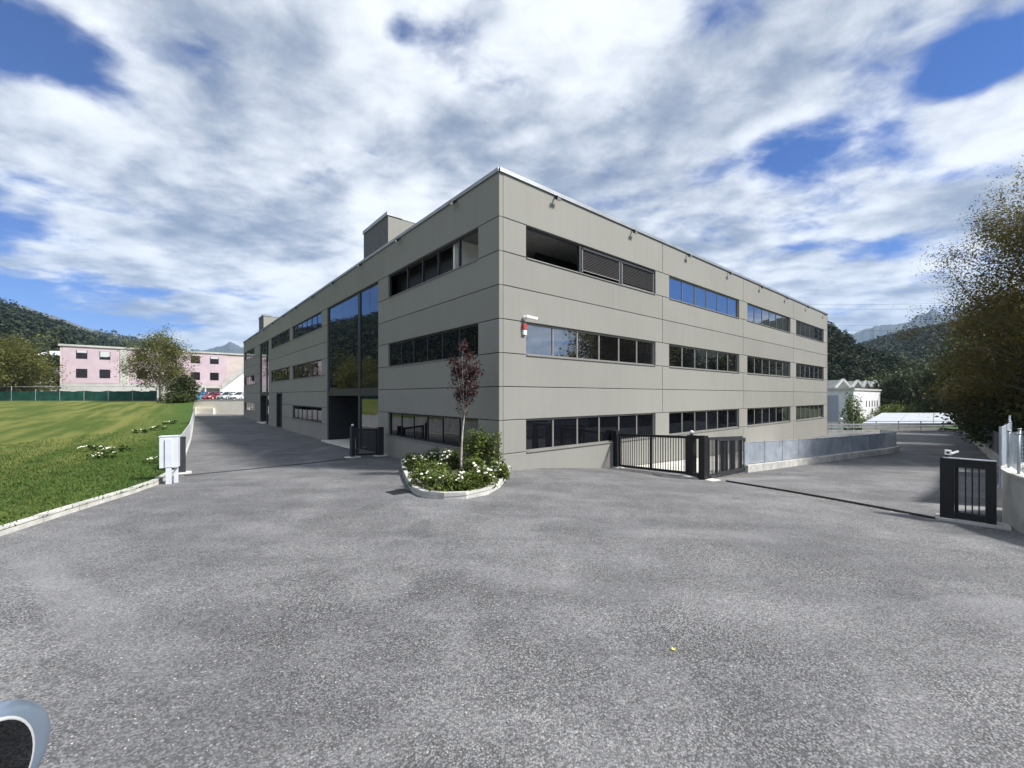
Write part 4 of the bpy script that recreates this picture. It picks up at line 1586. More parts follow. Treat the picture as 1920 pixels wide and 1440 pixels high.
# ------------------------------------------------------------------ drain and small litter on the asphalt
dq = gp(748, 923)
dr_ = empty('drain_grate', dq, 'rectangular dark drain grate in the asphalt left of the rose bed', 'drain')
mm = MB()
ax, ay = DR, DL
for x0, x1, y0, y1 in ((-.24, .24, -.24, -.20), (-.24, .24, .20, .24), (-.24, -.20, -.2, .2), (.20, .24, -.2, .2)):
    obox(mm, dq, ax, ay, x0, x1, y0, y1, -.02, .012)
mm.build('frame', 'frame_dark', dr_)
for k in range(7):
    x = -.17 + k * .056
    mm = MB(); obox(mm, dq, ax, ay, x, x + .028, -.2, .2, -.02, .010); mm.build('grate_bar', 'black_metal', dr_)
mm = MB(); obox(mm, dq, ax, ay, -.2, .2, -.2, .2, -.02, .0055); mm.build('pit_shade_plate', 'rubber', dr_)  # flat black plate below the bars, standing for the shade inside the drain
lq = gp(1263, 1219)


def flat_leaf(c, s, a):
    out = []
    for k in range(10):
        t = 2 * math.pi * k / 10
        rad = s * (1 if k % 2 == 0 else .55) * (1.25 if k in (0,) else 1)
        out.append((c.x + math.cos(t + a) * rad, c.y + math.sin(t + a) * rad, c.z + .006 + (.012 if k % 2 == 0 else 0)))
    return out


mm = MB(); mm.add(flat_leaf(lq, .028, .5), [tuple(range(10))])
tag(mm.build('fallen_leaf', 'leaf_yellow'), 'single yellow fallen leaf on the open asphalt', 'leaf')
# dry leaves blown along gates and kerbs
pts = []
for (p, q, w, n) in ((Pa, Pc, .25, 160), (Pc, Pd, .22, 240), (Pd, Vector((20, 22.4, 0)), .35, 420), (Ra, Rb, .35, 260), (A, B, .25, 90)):
    for _ in range(n):
        c = p.lerp(q, random.random())
        c = Vector((c.x + random.gauss(0, w) + .1, c.y + random.gauss(0, w) - .25, 0))
        pts.append((c.x, c.y, G(c.x, c.y) + .008))
for _ in range(500):
    c = gp(random.uniform(1380, 1780), random.uniform(850, 960))
    pts.append((c.x, c.y, c.z + .008))
litter = np_mesh('leaf_litter', leaves(np.array(pts), .015, .6, 2.5), 4, 'leaf_dry', loc=(8, 13, 0))
tag(litter, 'scattered dry yellow leaves along the gates of the right drive', 'leaves', kind='stuff')
# loose chippings
pm = MB()
for _ in range(800):
    u = random.random()
    c = gp(random.uniform(0, 1900), 960 + 470 * u ** .8)
    pm.ball((c.x, c.y, c.z + .002), random.uniform(.004, .011), 1, random.uniform(.6, 1), .6, 5, 3)
o = pm.build('chippings', 'chipping'); tag(o, 'loose pale stone chippings on the asphalt', 'stones', kind='stuff')

# ------------------------------------------------------------------ lawn flowers and blades
fl_spots = [(262, 812, 'largest white clump right of the mown rows'), (297, 806, 'white clump near the grey fence'), (218, 848, 'low white clump in the middle of the lawn edge'),
            (192, 860, 'white patch in the near lawn'), (170, 846, 'faint white clump left in the near lawn'), (303, 868, 'white clump beside the meter cabinet'), (320, 795, 'distant white clump by the fence')]
for px, py, lab in fl_spots:
    dx, dy, dz = pdir(px, py)
    Y = 20.
    for _ in range(40):
        Y = .6 * Y + .4 * (lawn_z(dx * Y, Y) - ZC) / dz
    b = Vector((dx * Y, Y, lawn_z(dx * Y, Y)))
    bush('flower_clump', 'wild flowers on the lawn, ' + lab, 'flowers', b, .5, .5, .26, 260, .05, 'blade', 'white flower clumps on the lawn', 15, fsize=.024, stems=5)

n = 90000
cand = []
ex = [(p.x, p.y) for p in LAWN_EDGE] + [(FEN1.x, FEN1.y)]
lp = [(a, b) for a, b in lawn_poly]
X = rng.uniform(-26, -5, n * 2)
Y = rng.uniform(2, 34, n * 2)
keep = rng.random(n * 2) < np.clip(1.25 - np.hypot(X + 9, Y - 9) / 24, .06, 1)
X, Y = X[keep], Y[keep]
ins = np.array([pip(lp, x, y) for x, y in zip(X, Y)])
X, Y = X[ins], Y[ins]
Z = lawn_h(np.stack([X, Y], 1))
hgt = rng.uniform(.03, .09, len(X))
ang = rng.uniform(0, 6.28, len(X))
wv = .010 + .008 * rng.random(len(X))
lx, ly = rng.normal(size=len(X)) * .05, rng.normal(size=len(X)) * .05
b0 = np.stack([X - np.cos(ang) * wv, Y - np.sin(ang) * wv, Z - .01], 1)
b1 = np.stack([X + np.cos(ang) * wv, Y + np.sin(ang) * wv, Z - .01], 1)
b2 = np.stack([X + lx, Y + ly, Z + hgt], 1)
gb = np_mesh('grass', np.stack([b0, b1, b2], 1).reshape(-1, 3), 3, 'blade', loc=(-10, 10, 0))
tag(gb, 'short green grass growing on the lawn beside the yard', 'grass', kind='stuff')

# ------------------------------------------------------------------ green net fence behind the lawn
nf = empty('net_fence', (-62, 64.5, lawn_z(-62, 64.5)), 'green windbreak net fence on thin posts behind the lawn', 'fence')
NY = 64.5
xs = np.arange(-100, -54.5, 3.75)
for i, x in enumerate(xs):
    z = lawn_z(x, NY)
    mm = MB(); mm.tube([(x, NY, z - .2), (x, NY, z + (1.75 if i % 3 else 2.3))], .05, 6); mm.build('post', 'galv_light', nf)
    if i < len(xs) - 1:
        m_ = MB()
        x1 = xs[i + 1]
        vs, fs = [], []
        for k in range(9):
            t = k / 8
            sag = .16 * math.sin(math.pi * t) * random.uniform(.5, 1.3)
            for (yy) in (NY - .03, NY - .01):
                vs += [(x + (x1 - x) * t, yy, z + .02), (x + (x1 - x) * t, yy, z + 1.58 - sag)]
        for k in range(8):
            a = k * 4
            fs += [(a, a + 4, a + 5, a + 1), (a + 2, a + 3, a + 7, a + 6), (a + 1, a + 5, a + 7, a + 3)]
        m_.add(vs, fs)
        m_.build('net', 'green_net', nf)
mm = MB(); mm.tube([(-81, NY + .05, PLZ + 2.2), (-55, NY + .05, PLZ + 2.2)], .035, 6); mm.build('top_rail', 'galv_light', nf)

# ------------------------------------------------------------------ retaining wall below the car park
rw = empty('retaining_wall', (-45, 66.7, ZC - 2.95), 'cream retaining wall at the end of the left yard', 'wall')
mm = MB(); mm.box(-54.5, -35.5, 66.5, 66.98, ZC - 3.6, PLZ + .12); mm.build('wall_face', 'wall_cream', rw)
mm = MB(); mm.box(-54.6, -35.4, 66.45, 67.02, PLZ + .122, PLZ + .19); mm.build('wall_top', 'kerb', rw)
mm = MB(); mm.box(-51.0, -47.4, 66.1, 66.49, ZC - 3.4, ZC - 2.0); mm.build('low_wall', 'wall_cream', rw)

# ------------------------------------------------------------------ pink building
pk0 = Vector((-81.4, 75.0, PLZ))
pk = empty('pink_building', pk0, 'pale pink two storey block with dark windows behind the lawn', 'building')
PU, PN = DR, NR


def pbox(m, s0, s1, d0, d1, h0, h1):
    def P(s, d_, h):
        p = Vector((pk0.x, pk0.y, 0)) + PU * s + PN * d_
        return (p.x, p.y, h + ZC)
    m.hexa([P(s0, d0, h0), P(s1, d0, h0), P(s1, d1, h0), P(s0, d1, h0), P(s0, d0, h1), P(s1, d0, h1), P(s1, d1, h1), P(s0, d1, h1)])
    return m


def ps(px, Yref=None):
    k = (px - 960) / F
    return (k * pk0.y - pk0.x) / (PU.x - k * PU.y)


mm = MB(); pbox(mm, 0, 42, -13, 0, -3.0, 9.0); mm.build('wall', 'cream_plaster', pk)
mm = MB(); pbox(mm, -.2, 42.2, -13.2, .25, 9.0, 9.35); mm.build('roof_edge', 'grey_plaster', pk)
mm = MB(); pbox(mm, ps(117), ps(222), .003, .06, 2.35, 8.75); mm.build('pink_field', 'pink_plaster', pk)
mm = MB(); pbox(mm, ps(243), ps(425), .003, .06, 2.35, 8.75); mm.build('pink_field', 'pink_plaster', pk)
mm = MB(); pbox(mm, ps(225), ps(238), .003, .12, -1, 8.95); mm.build('pilaster', 'grey_plaster', pk)
mm = MB(); pbox(mm, 0, 42, .003, .10, -1, 2.3); mm.build('plinth', 'grey_plaster', pk)
for (a, b, top) in ((143, 164, 'half'), (187, 207, 'shut'), (257, 276, ''), (313, 331, ''), (358, 375, ''), (394, 410, 'half')):
    s0, s1 = ps(a), ps(b)
    for (h0, h1, row) in ((6.85, 8.35, 1), (3.35, 4.95, 0)):
        w_ = MB()
        pbox(w_, s0, s0 + .1, .06, .12, h0, h1); pbox(w_, s1 - .1, s1, .06, .12, h0, h1)
        pbox(w_, s0 + .1, s1 - .1, .06, .12, h0, h0 + .1); pbox(w_, s0 + .1, s1 - .1, .06, .12, h1 - .1, h1)
        wo = w_.build('window', 'window_dark', pk)
        mm = MB(); pbox(mm, s0 + .1, s1 - .1, .062, .09, h0 + .1, h1 - .1); mm.build('pane', 'window_dark', wo)
        if row and top:
            hb = h1 - (.45 if top == 'half' else 1.05)
            mm = MB(); pbox(mm, s0 + .08, s1 - .08, .125, .15, hb, h1 - .02); mm.build('roller_shutter', 'shutter_pale', wo)
# outside stair in front of its right end
stq = empty('outside_stair', (-52.5, 83, PLZ), 'grey outside stair with solid parapet climbing the pink block', 'stair')
st0, st1 = ps(413), ps(470)
mm = MB()
def PP(s, d_, h):
    p = Vector((pk0.x, pk0.y, 0)) + PU * s + PN * d_
    return Vector((p.x, p.y, h + ZC))
sA, sB = ps(414), ps(470)
for (d0, d1, lo, hi, mt, nm) in ((.2, 1.6, -.2, .0, 'grey_plaster', 'flight'), (1.6, 1.75, -.35, 1.1, 'grey_plaster', 'parapet')):
    m_ = MB()
    ha, hb_ = 1.9, 6.9
    m_.hexa([PP(sA, d0, ha + lo), PP(sB, d0, hb_ + lo), PP(sB, d1, hb_ + lo), PP(sA, d1, ha + lo), PP(sA, d0, ha + hi), PP(sB, d0, hb_ + hi), PP(sB, d1, hb_ + hi), PP(sA, d1, ha + hi)])
    m_.build(nm, mt, stq)
m_ = MB(); m_.hexa([PP(sA, .3, -.8), PP(sB, .3, -.8), PP(sB, 1.5, -.8), PP(sA, 1.5, -.8), PP(sA, .3, 1.65), PP(sB, .3, 6.6), PP(sB, 1.5, 6.6), PP(sA, 1.5, 1.65)])
m_.build('support_wall', 'white_plaster', stq)
m_ = MB(); m_.hexa([PP(sA - 3, .2, 1.6), PP(sA, .2, 1.6), PP(sA, 1.7, 1.6), PP(sA - 3, 1.7, 1.6), PP(sA - 3, .2, 1.85), PP(sA, .2, 1.85), PP(sA, 1.7, 1.85), PP(sA - 3, 1.7, 1.85)])
m_.build('landing', 'grey_plaster', stq)
for s in (sA - 2.8, sA - .2):
    m_ = MB(); m_.beam(PP(s, 1.55, -.8), PP(s, 1.55, 1.6), .2, .2, (1, 0, 0)); m_.build('column', 'white_plaster', stq)


def house(name, label, c, ax, w, d, h0, h1, roof, wall, winrows, rmat='roof_sheet', ncol=3):
    """a small background house: ax = direction of its front"""
    r = empty(name, c, label, 'house')
    ay = Vector((-ax.y, ax.x, 0))
    o = Vector((c[0], c[1], 0))

    def P(x, y, z):
        return o + ax * x + ay * y + Vector((0, 0, z))
    m_ = MB(); m_.hexa([P(0, 0, h0), P(w, 0, h0), P(w, d, h0), P(0, d, h0), P(0, 0, h1), P(w, 0, h1), P(w, d, h1), P(0, d, h1)]); m_.build('wall', wall, r)
    m_ = MB()
    e = .5
    vs = [P(-e, -e, h1 + .01), P(w + e, -e, h1 + .01), P(w + e, d + e, h1 + .01), P(-e, d + e, h1 + .01), P(-e, d / 2, h1 + roof), P(w + e, d / 2, h1 + roof)]
    m_.add(vs, [(0, 1, 5, 4), (2, 3, 4, 5), (0, 4, 3), (1, 2, 5), (0, 3, 2, 1)])
    m_.build('roof', rmat, r)
    for z in winrows:
        for k in range(ncol):
            x = w * (k + .5) / ncol
            m_ = MB(); m_.hexa([P(x - .5, -.04, z), P(x + .5, -.04, z), P(x + .5, -.004, z), P(x - .5, -.004, z), P(x - .5, -.04, z + 1.3), P(x + .5, -.04, z + 1.3), P(x + .5, -.004, z + 1.3), P(x - .5, -.004, z + 1.3)])
            m_.build('window', 'window_dark', r)
    return r


house('white_house', 'white house with three dark windows at the left of the pink block', (-124.8, 109, PLZ - 1), Vector((1, .1, 0)).normalized(), 9.5, 9, PLZ - 1, ZC + 10.6, 1.6, 'white_plaster', (ZC + 8.0, ZC + 4.5), 'white_plaster', 4)
house('white_house', 'pale house half hidden by the dark trees left of the pink block', (-136, 128, PLZ - 1), Vector((1, .2, 0)).normalized(), 10, 9, PLZ - 1, ZC + 13.5, 1.5, 'white_plaster', (ZC + 11,), 'grey_plaster', 3)


# ------------------------------------------------------------------ cars
def make_car(name, label, paint, group=None):
    """a small hatchback, nose towards -Y, centred on the origin, 3.9 m long"""
    r = empty(name, (0, 0, 0), label, 'car', group)
    # side profile stations: y, half width low, half width belt, z sill, z belt
    stn = [(-1.95, .62, .60, .38, .60), (-1.86, .76, .74, .25, .72), (-1.45, .84, .82, .22, .84), (-.85, .86, .84, .22, .94), (0, .87, .85, .22, .97),
           (1.0, .87, .85, .22, 1.0), (1.6, .85, .82, .24, 1.02), (1.88, .80, .76, .30, .98), (1.95, .70, .66, .42, .80)]
    m_ = MB()
    ring = []
    for (y, wl, wb, zs, zb) in stn:
        zm = zs + (zb - zs) * .55
        ring.append([(-wl * .93, y, zs), (-wl, y, zs + .1), (-wl * 1.01, y, zm), (-wb, y, zb - .05), (-wb * .90, y, zb), (0, y, zb + .015),
                     (wb * .90, y, zb), (wb, y, zb - .05), (wl * 1.01, y, zm), (wl, y, zs + .1), (wl * .93, y, zs)])
    vs = [p for rg in ring for p in rg]
    n_ = 11
    fs = []
    for i in range(len(ring) - 1):
        for k in range(n_):
            a, b = i * n_ + k, i * n_ + (k + 1) % n_
            fs.append((a, b, b + n_, a + n_))
    fs.append(tuple(range(n_)))
    fs.append(tuple(reversed(range((len(ring) - 1) * n_, len(ring) * n_))))
    m_.add(vs, fs)
    body = m_.build('body', paint, r, True)
    # greenhouse
    low = [(-.74, -.92, .95), (.74, -.92, .95), (.76, 1.66, 1.01), (-.76, 1.66, 1.01)]
    top = [(-.56, -.22, 1.44), (.56, -.22, 1.44), (.58, 1.18, 1.44), (-.58, 1.18, 1.44)]
    m_ = MB(); m_.hexa(low + top); m_.build('glasshouse', 'glass_dim', r, bevel=.03)
    m_ = MB(); m_.hexa([(-.56, -.24, 1.435), (.56, -.24, 1.435), (.58, 1.2, 1.435), (-.58, 1.2, 1.435), (-.50, -.14, 1.485), (.50, -.14, 1.485), (.52, 1.10, 1.485), (-.52, 1.10, 1.485)])
    m_.build('roof', paint, r, bevel=.02)
    for (p, q) in (((-.74, -.92, .96), (-.56, -.22, 1.45)), ((.74, -.92, .96), (.56, -.22, 1.45)), ((.76, 1.66, 1.01), (.58, 1.18, 1.45)), ((-.76, 1.66, 1.01), (-.58, 1.18, 1.45)),
                   ((-.765, .35, .98), (-.58, .4, 1.45)), ((.765, .35, .98), (.58, .4, 1.45))):
        m_ = MB(); m_.beam(p, q, .07, .06); m_.build('pillar', paint, r)
    for sx in (-1, 1):
        for y in (-1.22, 1.22):
            w = MB(); w.tube([(sx * .66, y, .31), (sx * .88, y, .31)], .31, 18); wo = w.build('wheel', 'rubber', r, True)
            w = MB(); w.tube([(sx * .86, y, .31), (sx * .885, y, .31)], .20, 14); w.build('rim', 'rim_metal', wo, True)
        m_ = MB(); m_.ball((sx * .58, -1.84, .64), .14, 1.1, .5, .6, 10, 6); m_.build('headlight', 'headlight', r, True)
        m_ = MB(); m_.ball((sx * .66, 1.88, .86), .12, .8, .45, 1.2, 10, 6); m_.build('tail_light', 'tail_red', r, True)
        # door mirror
        c = Vector((sx * 1.0, -.62, 1.10))
        m_ = MB(); m_.ball(c, .21, 1.05, .50, .92, 32, 24); m_.v = [(x, min(y, c.y + .055), z) for x, y, z in m_.v]; mo = m_.build('door_mirror', paint, r, True)
        m_ = MB(); m_.beam((sx * .80, -.60, .97), (sx * .93, -.60, 1.03), .06, .05); m_.build('mirror_arm', 'rubber', mo)
        m_ = MB()
        for (rad, y0) in ((1.0, .062),):
            N_ = 40
            m_.add([(c.x + .130 * math.cos(2 * math.pi * k / N_), c.y + y0, c.z + .160 * math.sin(2 * math.pi * k / N_)) for k in range(N_)], [tuple(range(N_))])
        m_.build('mirror_glass', 'mirror_dark', mo)
        m_ = MB()
        N_ = 40
        m_.tube([(c.x + .131 * math.cos(2 * math.pi * k / N_), c.y + .056, c.z + .161 * math.sin(2 * math.pi * k / N_)) for k in range(N_ + 1)], .007, 6, False)
        m_.build('mirror_rim', 'galv_light', mo, True)
        for y in (-.1, .85):
            m_ = MB(); m_.box(sx * .865, sx * .885, y, y + .14, .84, .87); m_.build('door_handle', paint, r)
    m_ = MB(); m_.box(-.45, .45, -1.965, -1.935, .40, .54); m_.build('grille', 'rubber', r)
    m_ = MB(); m_.box(-.26, .26, -1.985, -1.967, .42, .52); m_.build('number_plate', 'white_paint', r)
    m_ = MB(); m_.box(-.26, .26, 1.945, 1.965, .62, .73); m_.build('number_plate', 'white_paint', r)
    return r


for (px, Yc, paint, lab, rz) in ((374, 73.5, 'car_blue', 'bright blue small car beside the bush above the retaining wall', 8), (387, 78, 'car_dark', 'dark car parked behind the gap between the blue and red cars', 0),
                                 (402, 72.5, 'car_red', 'dark red car with pale bonnet parked above the retaining wall', -6), (428, 72.5, 'car_silver', 'silver car parked above the retaining wall', -4),
                                 (452, 72.5, 'car_white', 'white car half hidden by the office building', -4)):
    c = make_car('parked_car', lab, paint, 'cars in the raised car park')
    c.location = ((px - 960) / F * Yc, Yc, PLZ)
    c.rotation_euler = (0, 0, R(rz))
# the photographer's own car: only its door mirror reaches into the picture
nc = make_car('parked_car', 'steel blue car whose round door mirror shows in the near left corner', 'car_steel')
nc.rotation_euler = (0, 0, R(-90))
mirror_w = at(-52, 1472, 1.30)
nc.location = (mirror_w.x + .62 - .02, mirror_w.y - 1.0, G(-1.5, 0.4) + (mirror_w.z - 1.10 - G(-1.5, .4)))
nc.location.z = G(-1.5, .4)

# ------------------------------------------------------------------ buildings beyond the right yard
wb = empty('white_workshop', (61.5, 75, ZC - 7), 'white rendered workshop beyond the guard rail at the right', 'building')


def WP(s, t, h):
    p = Vector((61.5, 75, 0)) + DR * s + DL * t
    return Vector((p.x, p.y, h + ZC))


def wbox(s0, s1, t0, t1, h0, h1, nm, mt, par=None):
    m_ = MB(); m_.hexa([WP(s0, t0, h0), WP(s1, t0, h0), WP(s1, t1, h0), WP(s0, t1, h0), WP(s0, t0, h1), WP(s1, t0, h1), WP(s1, t1, h1), WP(s0, t1, h1)])
    return m_.build(nm, mt, par or wb)


wbox(0, 24, 0, 22, -7.3, 1.0, 'wall', 'white_plaster')
wbox(-.2, 24.2, -.2, 22.2, 1.0, 1.35, 'roof_edge', 'grey_plaster')
wbox(-.06, -.004, 2.2, 3.6, -4.6, .1, 'roller_door', 'blue_grey')
wbox(-.1, -.004, 3.62, 4.9, -4.6, .1, 'roller_door', 'blue_grey')
for k in range(5):
    wbox(10 + k * 2.6, 10.5 + k * 2.6, -.05, -.004, -2.2, -1.0, 'window', 'window_dark')
wbox(15, 16, -.05, -.004, -3.6, -2.6, 'window', 'window_dark')
# saw-tooth roof lights behind
for k, (px0, px1) in enumerate(((1566, 1593), (1597, 1616), (1617, 1631), (1632, 1647))):
    Yd = 96
    a, b = at(px0, 727, Yd), at(px1, 727, Yd)
    t_ = at((px0 + px1) / 2, 714 if k else 712, Yd)
    rl = empty('roof_light', Vector((a.x, a.y, ZC - 7)), '%s white gabled roof light above the white workshop' % ords[k], 'roof light', 'gabled roof lights above the workshop')
    m_ = MB()
    up_ = Vector((0, 8, 0))
    lo = ZC - 7
    m_.add([(a.x, a.y, lo), (b.x, b.y, lo), tuple(b), tuple(t_), tuple(a), (a.x, a.y + 8, lo), (b.x, b.y + 8, lo), tuple(b + up_), tuple(t_ + up_), tuple(a + up_)],
           [(0, 1, 2, 3, 4), (9, 8, 7, 6, 5), (0, 5, 6, 1), (1, 6, 7, 2), (2, 7, 8, 3), (3, 8, 9, 4), (4, 9, 5, 0)])
    m_.build('gable', 'grey_plaster', rl)
    m_ = MB()
    f_ = Vector((0, -.15, .1))
    m_.beam(a + f_, t_ + f_, .5, .35); m_.build('verge_board', 'white_paint', rl)
    m_ = MB(); m_.beam(t_ + f_, b + f_, .5, .35); m_.build('verge_board', 'white_paint', rl)
house('white_house', 'white house above the workshop roof at the end of the office building', (at(1549, 700, 130).x, 130, ZC - 7), Vector((1, .3, 0)).normalized(), 6.5, 8, ZC - 7, ZC + 6.6, .8, 'white_plaster', (ZC + 5,), 'white_plaster', 2)
# low shed with white sheet roof
sh = empty('low_shed', (50, 55, ZC - 7), 'low shed with flat white sheet roof behind the guard rail', 'shed')
SP = [(39.5, 47.0), (51.6, 47.0), (80.5, 75.0), (66.6, 75.0)]
m_ = MB(); m_.hexa([(x, y, ZC - 7.4) for x, y in SP] + [(x, y, ZC - 3.22) for x, y in SP]); m_.build('wall', 'grey_plaster', sh)
for k in range(3):
    m_ = MB()
    def lerp2(p, q, t):
        return (p[0] + (q[0] - p[0]) * t, p[1] + (q[1] - p[1]) * t)
    a0, a1 = lerp2(SP[0], SP[1], k / 3 + .003), lerp2(SP[0], SP[1], (k + 1) / 3 - .003)
    b0, b1 = lerp2(SP[3], SP[2], k / 3 + .003), lerp2(SP[3], SP[2], (k + 1) / 3 - .003)
    m_.hexa([(*a0, ZC - 3.21), (*a1, ZC - 3.21), (*b1, ZC - 3.21), (*b0, ZC - 3.21), (*a0, ZC - 3.08), (*a1, ZC - 3.08), (*b1, ZC - 3.08), (*b0, ZC - 3.08)])
    m_.build('roof_sheet', 'roof_sheet', sh)
hp = Vector((0.79 * 42.0, 42.0, 0)); hp.z = ZC - 3.6
m_ = MB(); m_.tube([hp, hp + Vector((0, 0, 1.2))], .09, 10); m_.ball(hp + Vector((0, 0, 1.25)), .16, 1, 1, .8, 10, 6)
tag(m_.build('vent_post', 'white_paint', loc=hp), 'small white vent post at the end of the ramp behind the guard rail', 'post')

# ------------------------------------------------------------------ hills
def pxa(px, py):
    az = math.atan((px - 960) / F)
    return math.degrees(az), math.degrees(math.atan((HY - py) / F * math.cos(az)))


def vnoise(x, y, seed):
    g = np.random.default_rng(seed)
    out = np.zeros_like(x)
    for k in range(5):
        f = 2.0 ** k
        for _ in range(3):
            a = g.uniform(0, 6.28)
            out += np.sin((x * math.cos(a) + y * math.sin(a)) * f + g.uniform(0, 6.28)) / f / 3
    return out


def hill_fun(ridge, r0, r1, zb, nz, wl, seed, jag=0):
    az_k = np.array([a for a, e in ridge])
    el_k = np.array([e for a, e in ridge])

    def f(az, r):
        el = np.interp(az, az_k, el_k)
        if jag:
            el = el + jag * vnoise(az * 2.2, az * 0 + 1.3, seed + 50) - jag * np.abs(vnoise(az * 5.1, az * 0 + .4, seed + 51)) * .8
        zr = np.tan(np.radians(el)) * r1
        t = (r - r0) / (r1 - r0)
        up_ = zb + (zr - zb) * np.clip(t, 0, 1) ** 1.05
        dn_ = zr - (zr - zb) * np.clip(t - 1, 0, 1) * .7
        z = np.where(t <= 1, up_, dn_)
        x, y = r * np.sin(np.radians(az)), r * np.cos(np.radians(az))
        amp = nz * np.clip(t * 2, 0, 1)
        return z + amp * vnoise(x / wl, y / wl, seed)
    return f


def hill(name, label, ridge, r0, r1, zb, mat, nz, wl, seed, daz=.35, nr=44, trees=0, tsz=(5, 9), tmat='forest', azr=None, rmin=None, per=40, lsz=1.1, low=0.0, jag=0):
    ridge = sorted((a_, e_ - low) for a_, e_ in ridge)
    f = hill_fun(ridge, r0, r1, zb, nz, wl, seed, jag)
    az = np.arange(ridge[0][0], ridge[-1][0] + daz, daz)
    rr_ = np.linspace(r0, r1 * 1.35, nr)
    A_, R_ = np.meshgrid(az, rr_)
    Z_ = f(A_.ravel(), R_.ravel())
    Z_[R_.ravel() <= r0 + 1e-6] = zb - 8
    V_ = np.stack([R_.ravel() * np.sin(np.radians(A_.ravel())), R_.ravel() * np.cos(np.radians(A_.ravel())), Z_ + ZC], 1)
    na = len(az)
    i_ = (np.arange(nr - 1)[:, None] * na + np.arange(na - 1)[None]).ravel()
    o = np_mesh(name, V_, 4, mat, faces=np.stack([i_, i_ + 1, i_ + na + 1, i_ + na], 1))
    o.data.polygons.foreach_set('use_smooth', [True] * len(o.data.polygons))
    tag(o, label, kind='structure')
    if trees:
        lo, hi = azr or (ridge[0][0], ridge[-1][0])
        ta = rng.uniform(lo, hi, trees)
        tr_ = np.sqrt(rng.uniform((rmin or r0) ** 2, (r1 * 1.02) ** 2, trees))
        tz_ = f(ta, tr_)
        sz = rng.uniform(*tsz, trees)
        c = np.stack([tr_ * np.sin(np.radians(ta)), tr_ * np.cos(np.radians(ta)), tz_ + ZC + sz * .5], 1)
        dirs = rng.normal(size=(trees, per, 3))
        dirs /= np.linalg.norm(dirs, axis=2, keepdims=True)
        dirs[:, :, 2] = np.abs(dirs[:, :, 2]) * 1.25 - .35
        lob = 1 + .25 * np.sin(dirs[:, :, :1] * 5 + ta[:, None, None] * 50) * np.cos(dirs[:, :, 1:2] * 4 + tr_[:, None, None])
        pt = c[:, None] + dirs * lob * sz[:, None, None] * rng.uniform(.75, 1.05, (trees, per, 1))
        pt = pt.reshape(-1, 3)
        old = leaves(pt, lsz, .7, .6)
        w_ = np_mesh('wood', old, 4, tmat)
        tag(w_, 'dense trees covering ' + label, 'wood', kind='stuff')
    return f


lefthill = [(-150, 6), (-120, 12), (-95, 15), (-80, 15), (-70, 13.2), (-62, 11.3), (-56, 9.8), (-50.9, 8.2), pxa(60, 588), pxa(110, 607), pxa(160, 627), pxa(200, 643), pxa(240, 655), pxa(300, 672), pxa(380, 695), (-30, 2)]
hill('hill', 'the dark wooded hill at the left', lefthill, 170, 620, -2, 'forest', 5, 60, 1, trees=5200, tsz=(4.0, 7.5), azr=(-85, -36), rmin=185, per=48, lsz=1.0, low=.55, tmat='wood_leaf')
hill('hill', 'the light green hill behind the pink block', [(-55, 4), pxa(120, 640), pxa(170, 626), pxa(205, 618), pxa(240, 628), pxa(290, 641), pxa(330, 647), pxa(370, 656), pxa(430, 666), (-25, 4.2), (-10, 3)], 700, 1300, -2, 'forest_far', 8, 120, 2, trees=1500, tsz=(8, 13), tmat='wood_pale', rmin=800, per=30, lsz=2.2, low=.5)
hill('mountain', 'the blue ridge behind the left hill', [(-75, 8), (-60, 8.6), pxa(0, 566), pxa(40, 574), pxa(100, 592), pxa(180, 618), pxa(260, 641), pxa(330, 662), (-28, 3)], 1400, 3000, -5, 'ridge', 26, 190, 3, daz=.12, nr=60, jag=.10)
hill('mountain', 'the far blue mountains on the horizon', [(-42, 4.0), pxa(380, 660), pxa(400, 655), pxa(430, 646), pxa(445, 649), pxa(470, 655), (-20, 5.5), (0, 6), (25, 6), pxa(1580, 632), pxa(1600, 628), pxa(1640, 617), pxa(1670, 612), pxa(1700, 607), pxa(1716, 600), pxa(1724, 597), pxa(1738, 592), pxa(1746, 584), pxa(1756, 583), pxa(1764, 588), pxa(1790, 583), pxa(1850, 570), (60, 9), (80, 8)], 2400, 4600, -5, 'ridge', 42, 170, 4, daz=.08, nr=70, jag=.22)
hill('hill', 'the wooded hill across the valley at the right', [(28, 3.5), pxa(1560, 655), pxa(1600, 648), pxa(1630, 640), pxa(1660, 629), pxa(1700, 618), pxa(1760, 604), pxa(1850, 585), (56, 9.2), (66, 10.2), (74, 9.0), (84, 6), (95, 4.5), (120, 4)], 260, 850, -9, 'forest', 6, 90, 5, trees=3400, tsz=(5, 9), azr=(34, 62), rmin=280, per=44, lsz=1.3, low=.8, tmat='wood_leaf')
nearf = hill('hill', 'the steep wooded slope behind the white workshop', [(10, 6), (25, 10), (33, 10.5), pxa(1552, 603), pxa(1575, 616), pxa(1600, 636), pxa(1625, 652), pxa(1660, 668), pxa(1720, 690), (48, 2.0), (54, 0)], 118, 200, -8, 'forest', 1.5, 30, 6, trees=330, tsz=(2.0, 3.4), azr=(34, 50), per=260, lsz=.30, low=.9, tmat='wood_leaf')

# ------------------------------------------------------------------ trees round the place
# birch and bush in front of the pink block
def lawn_base(px, Y):
    x = (px - 960) / F * Y
    return Vector((x, Y, lawn_z(x, Y) if Y < 67 else PLZ))


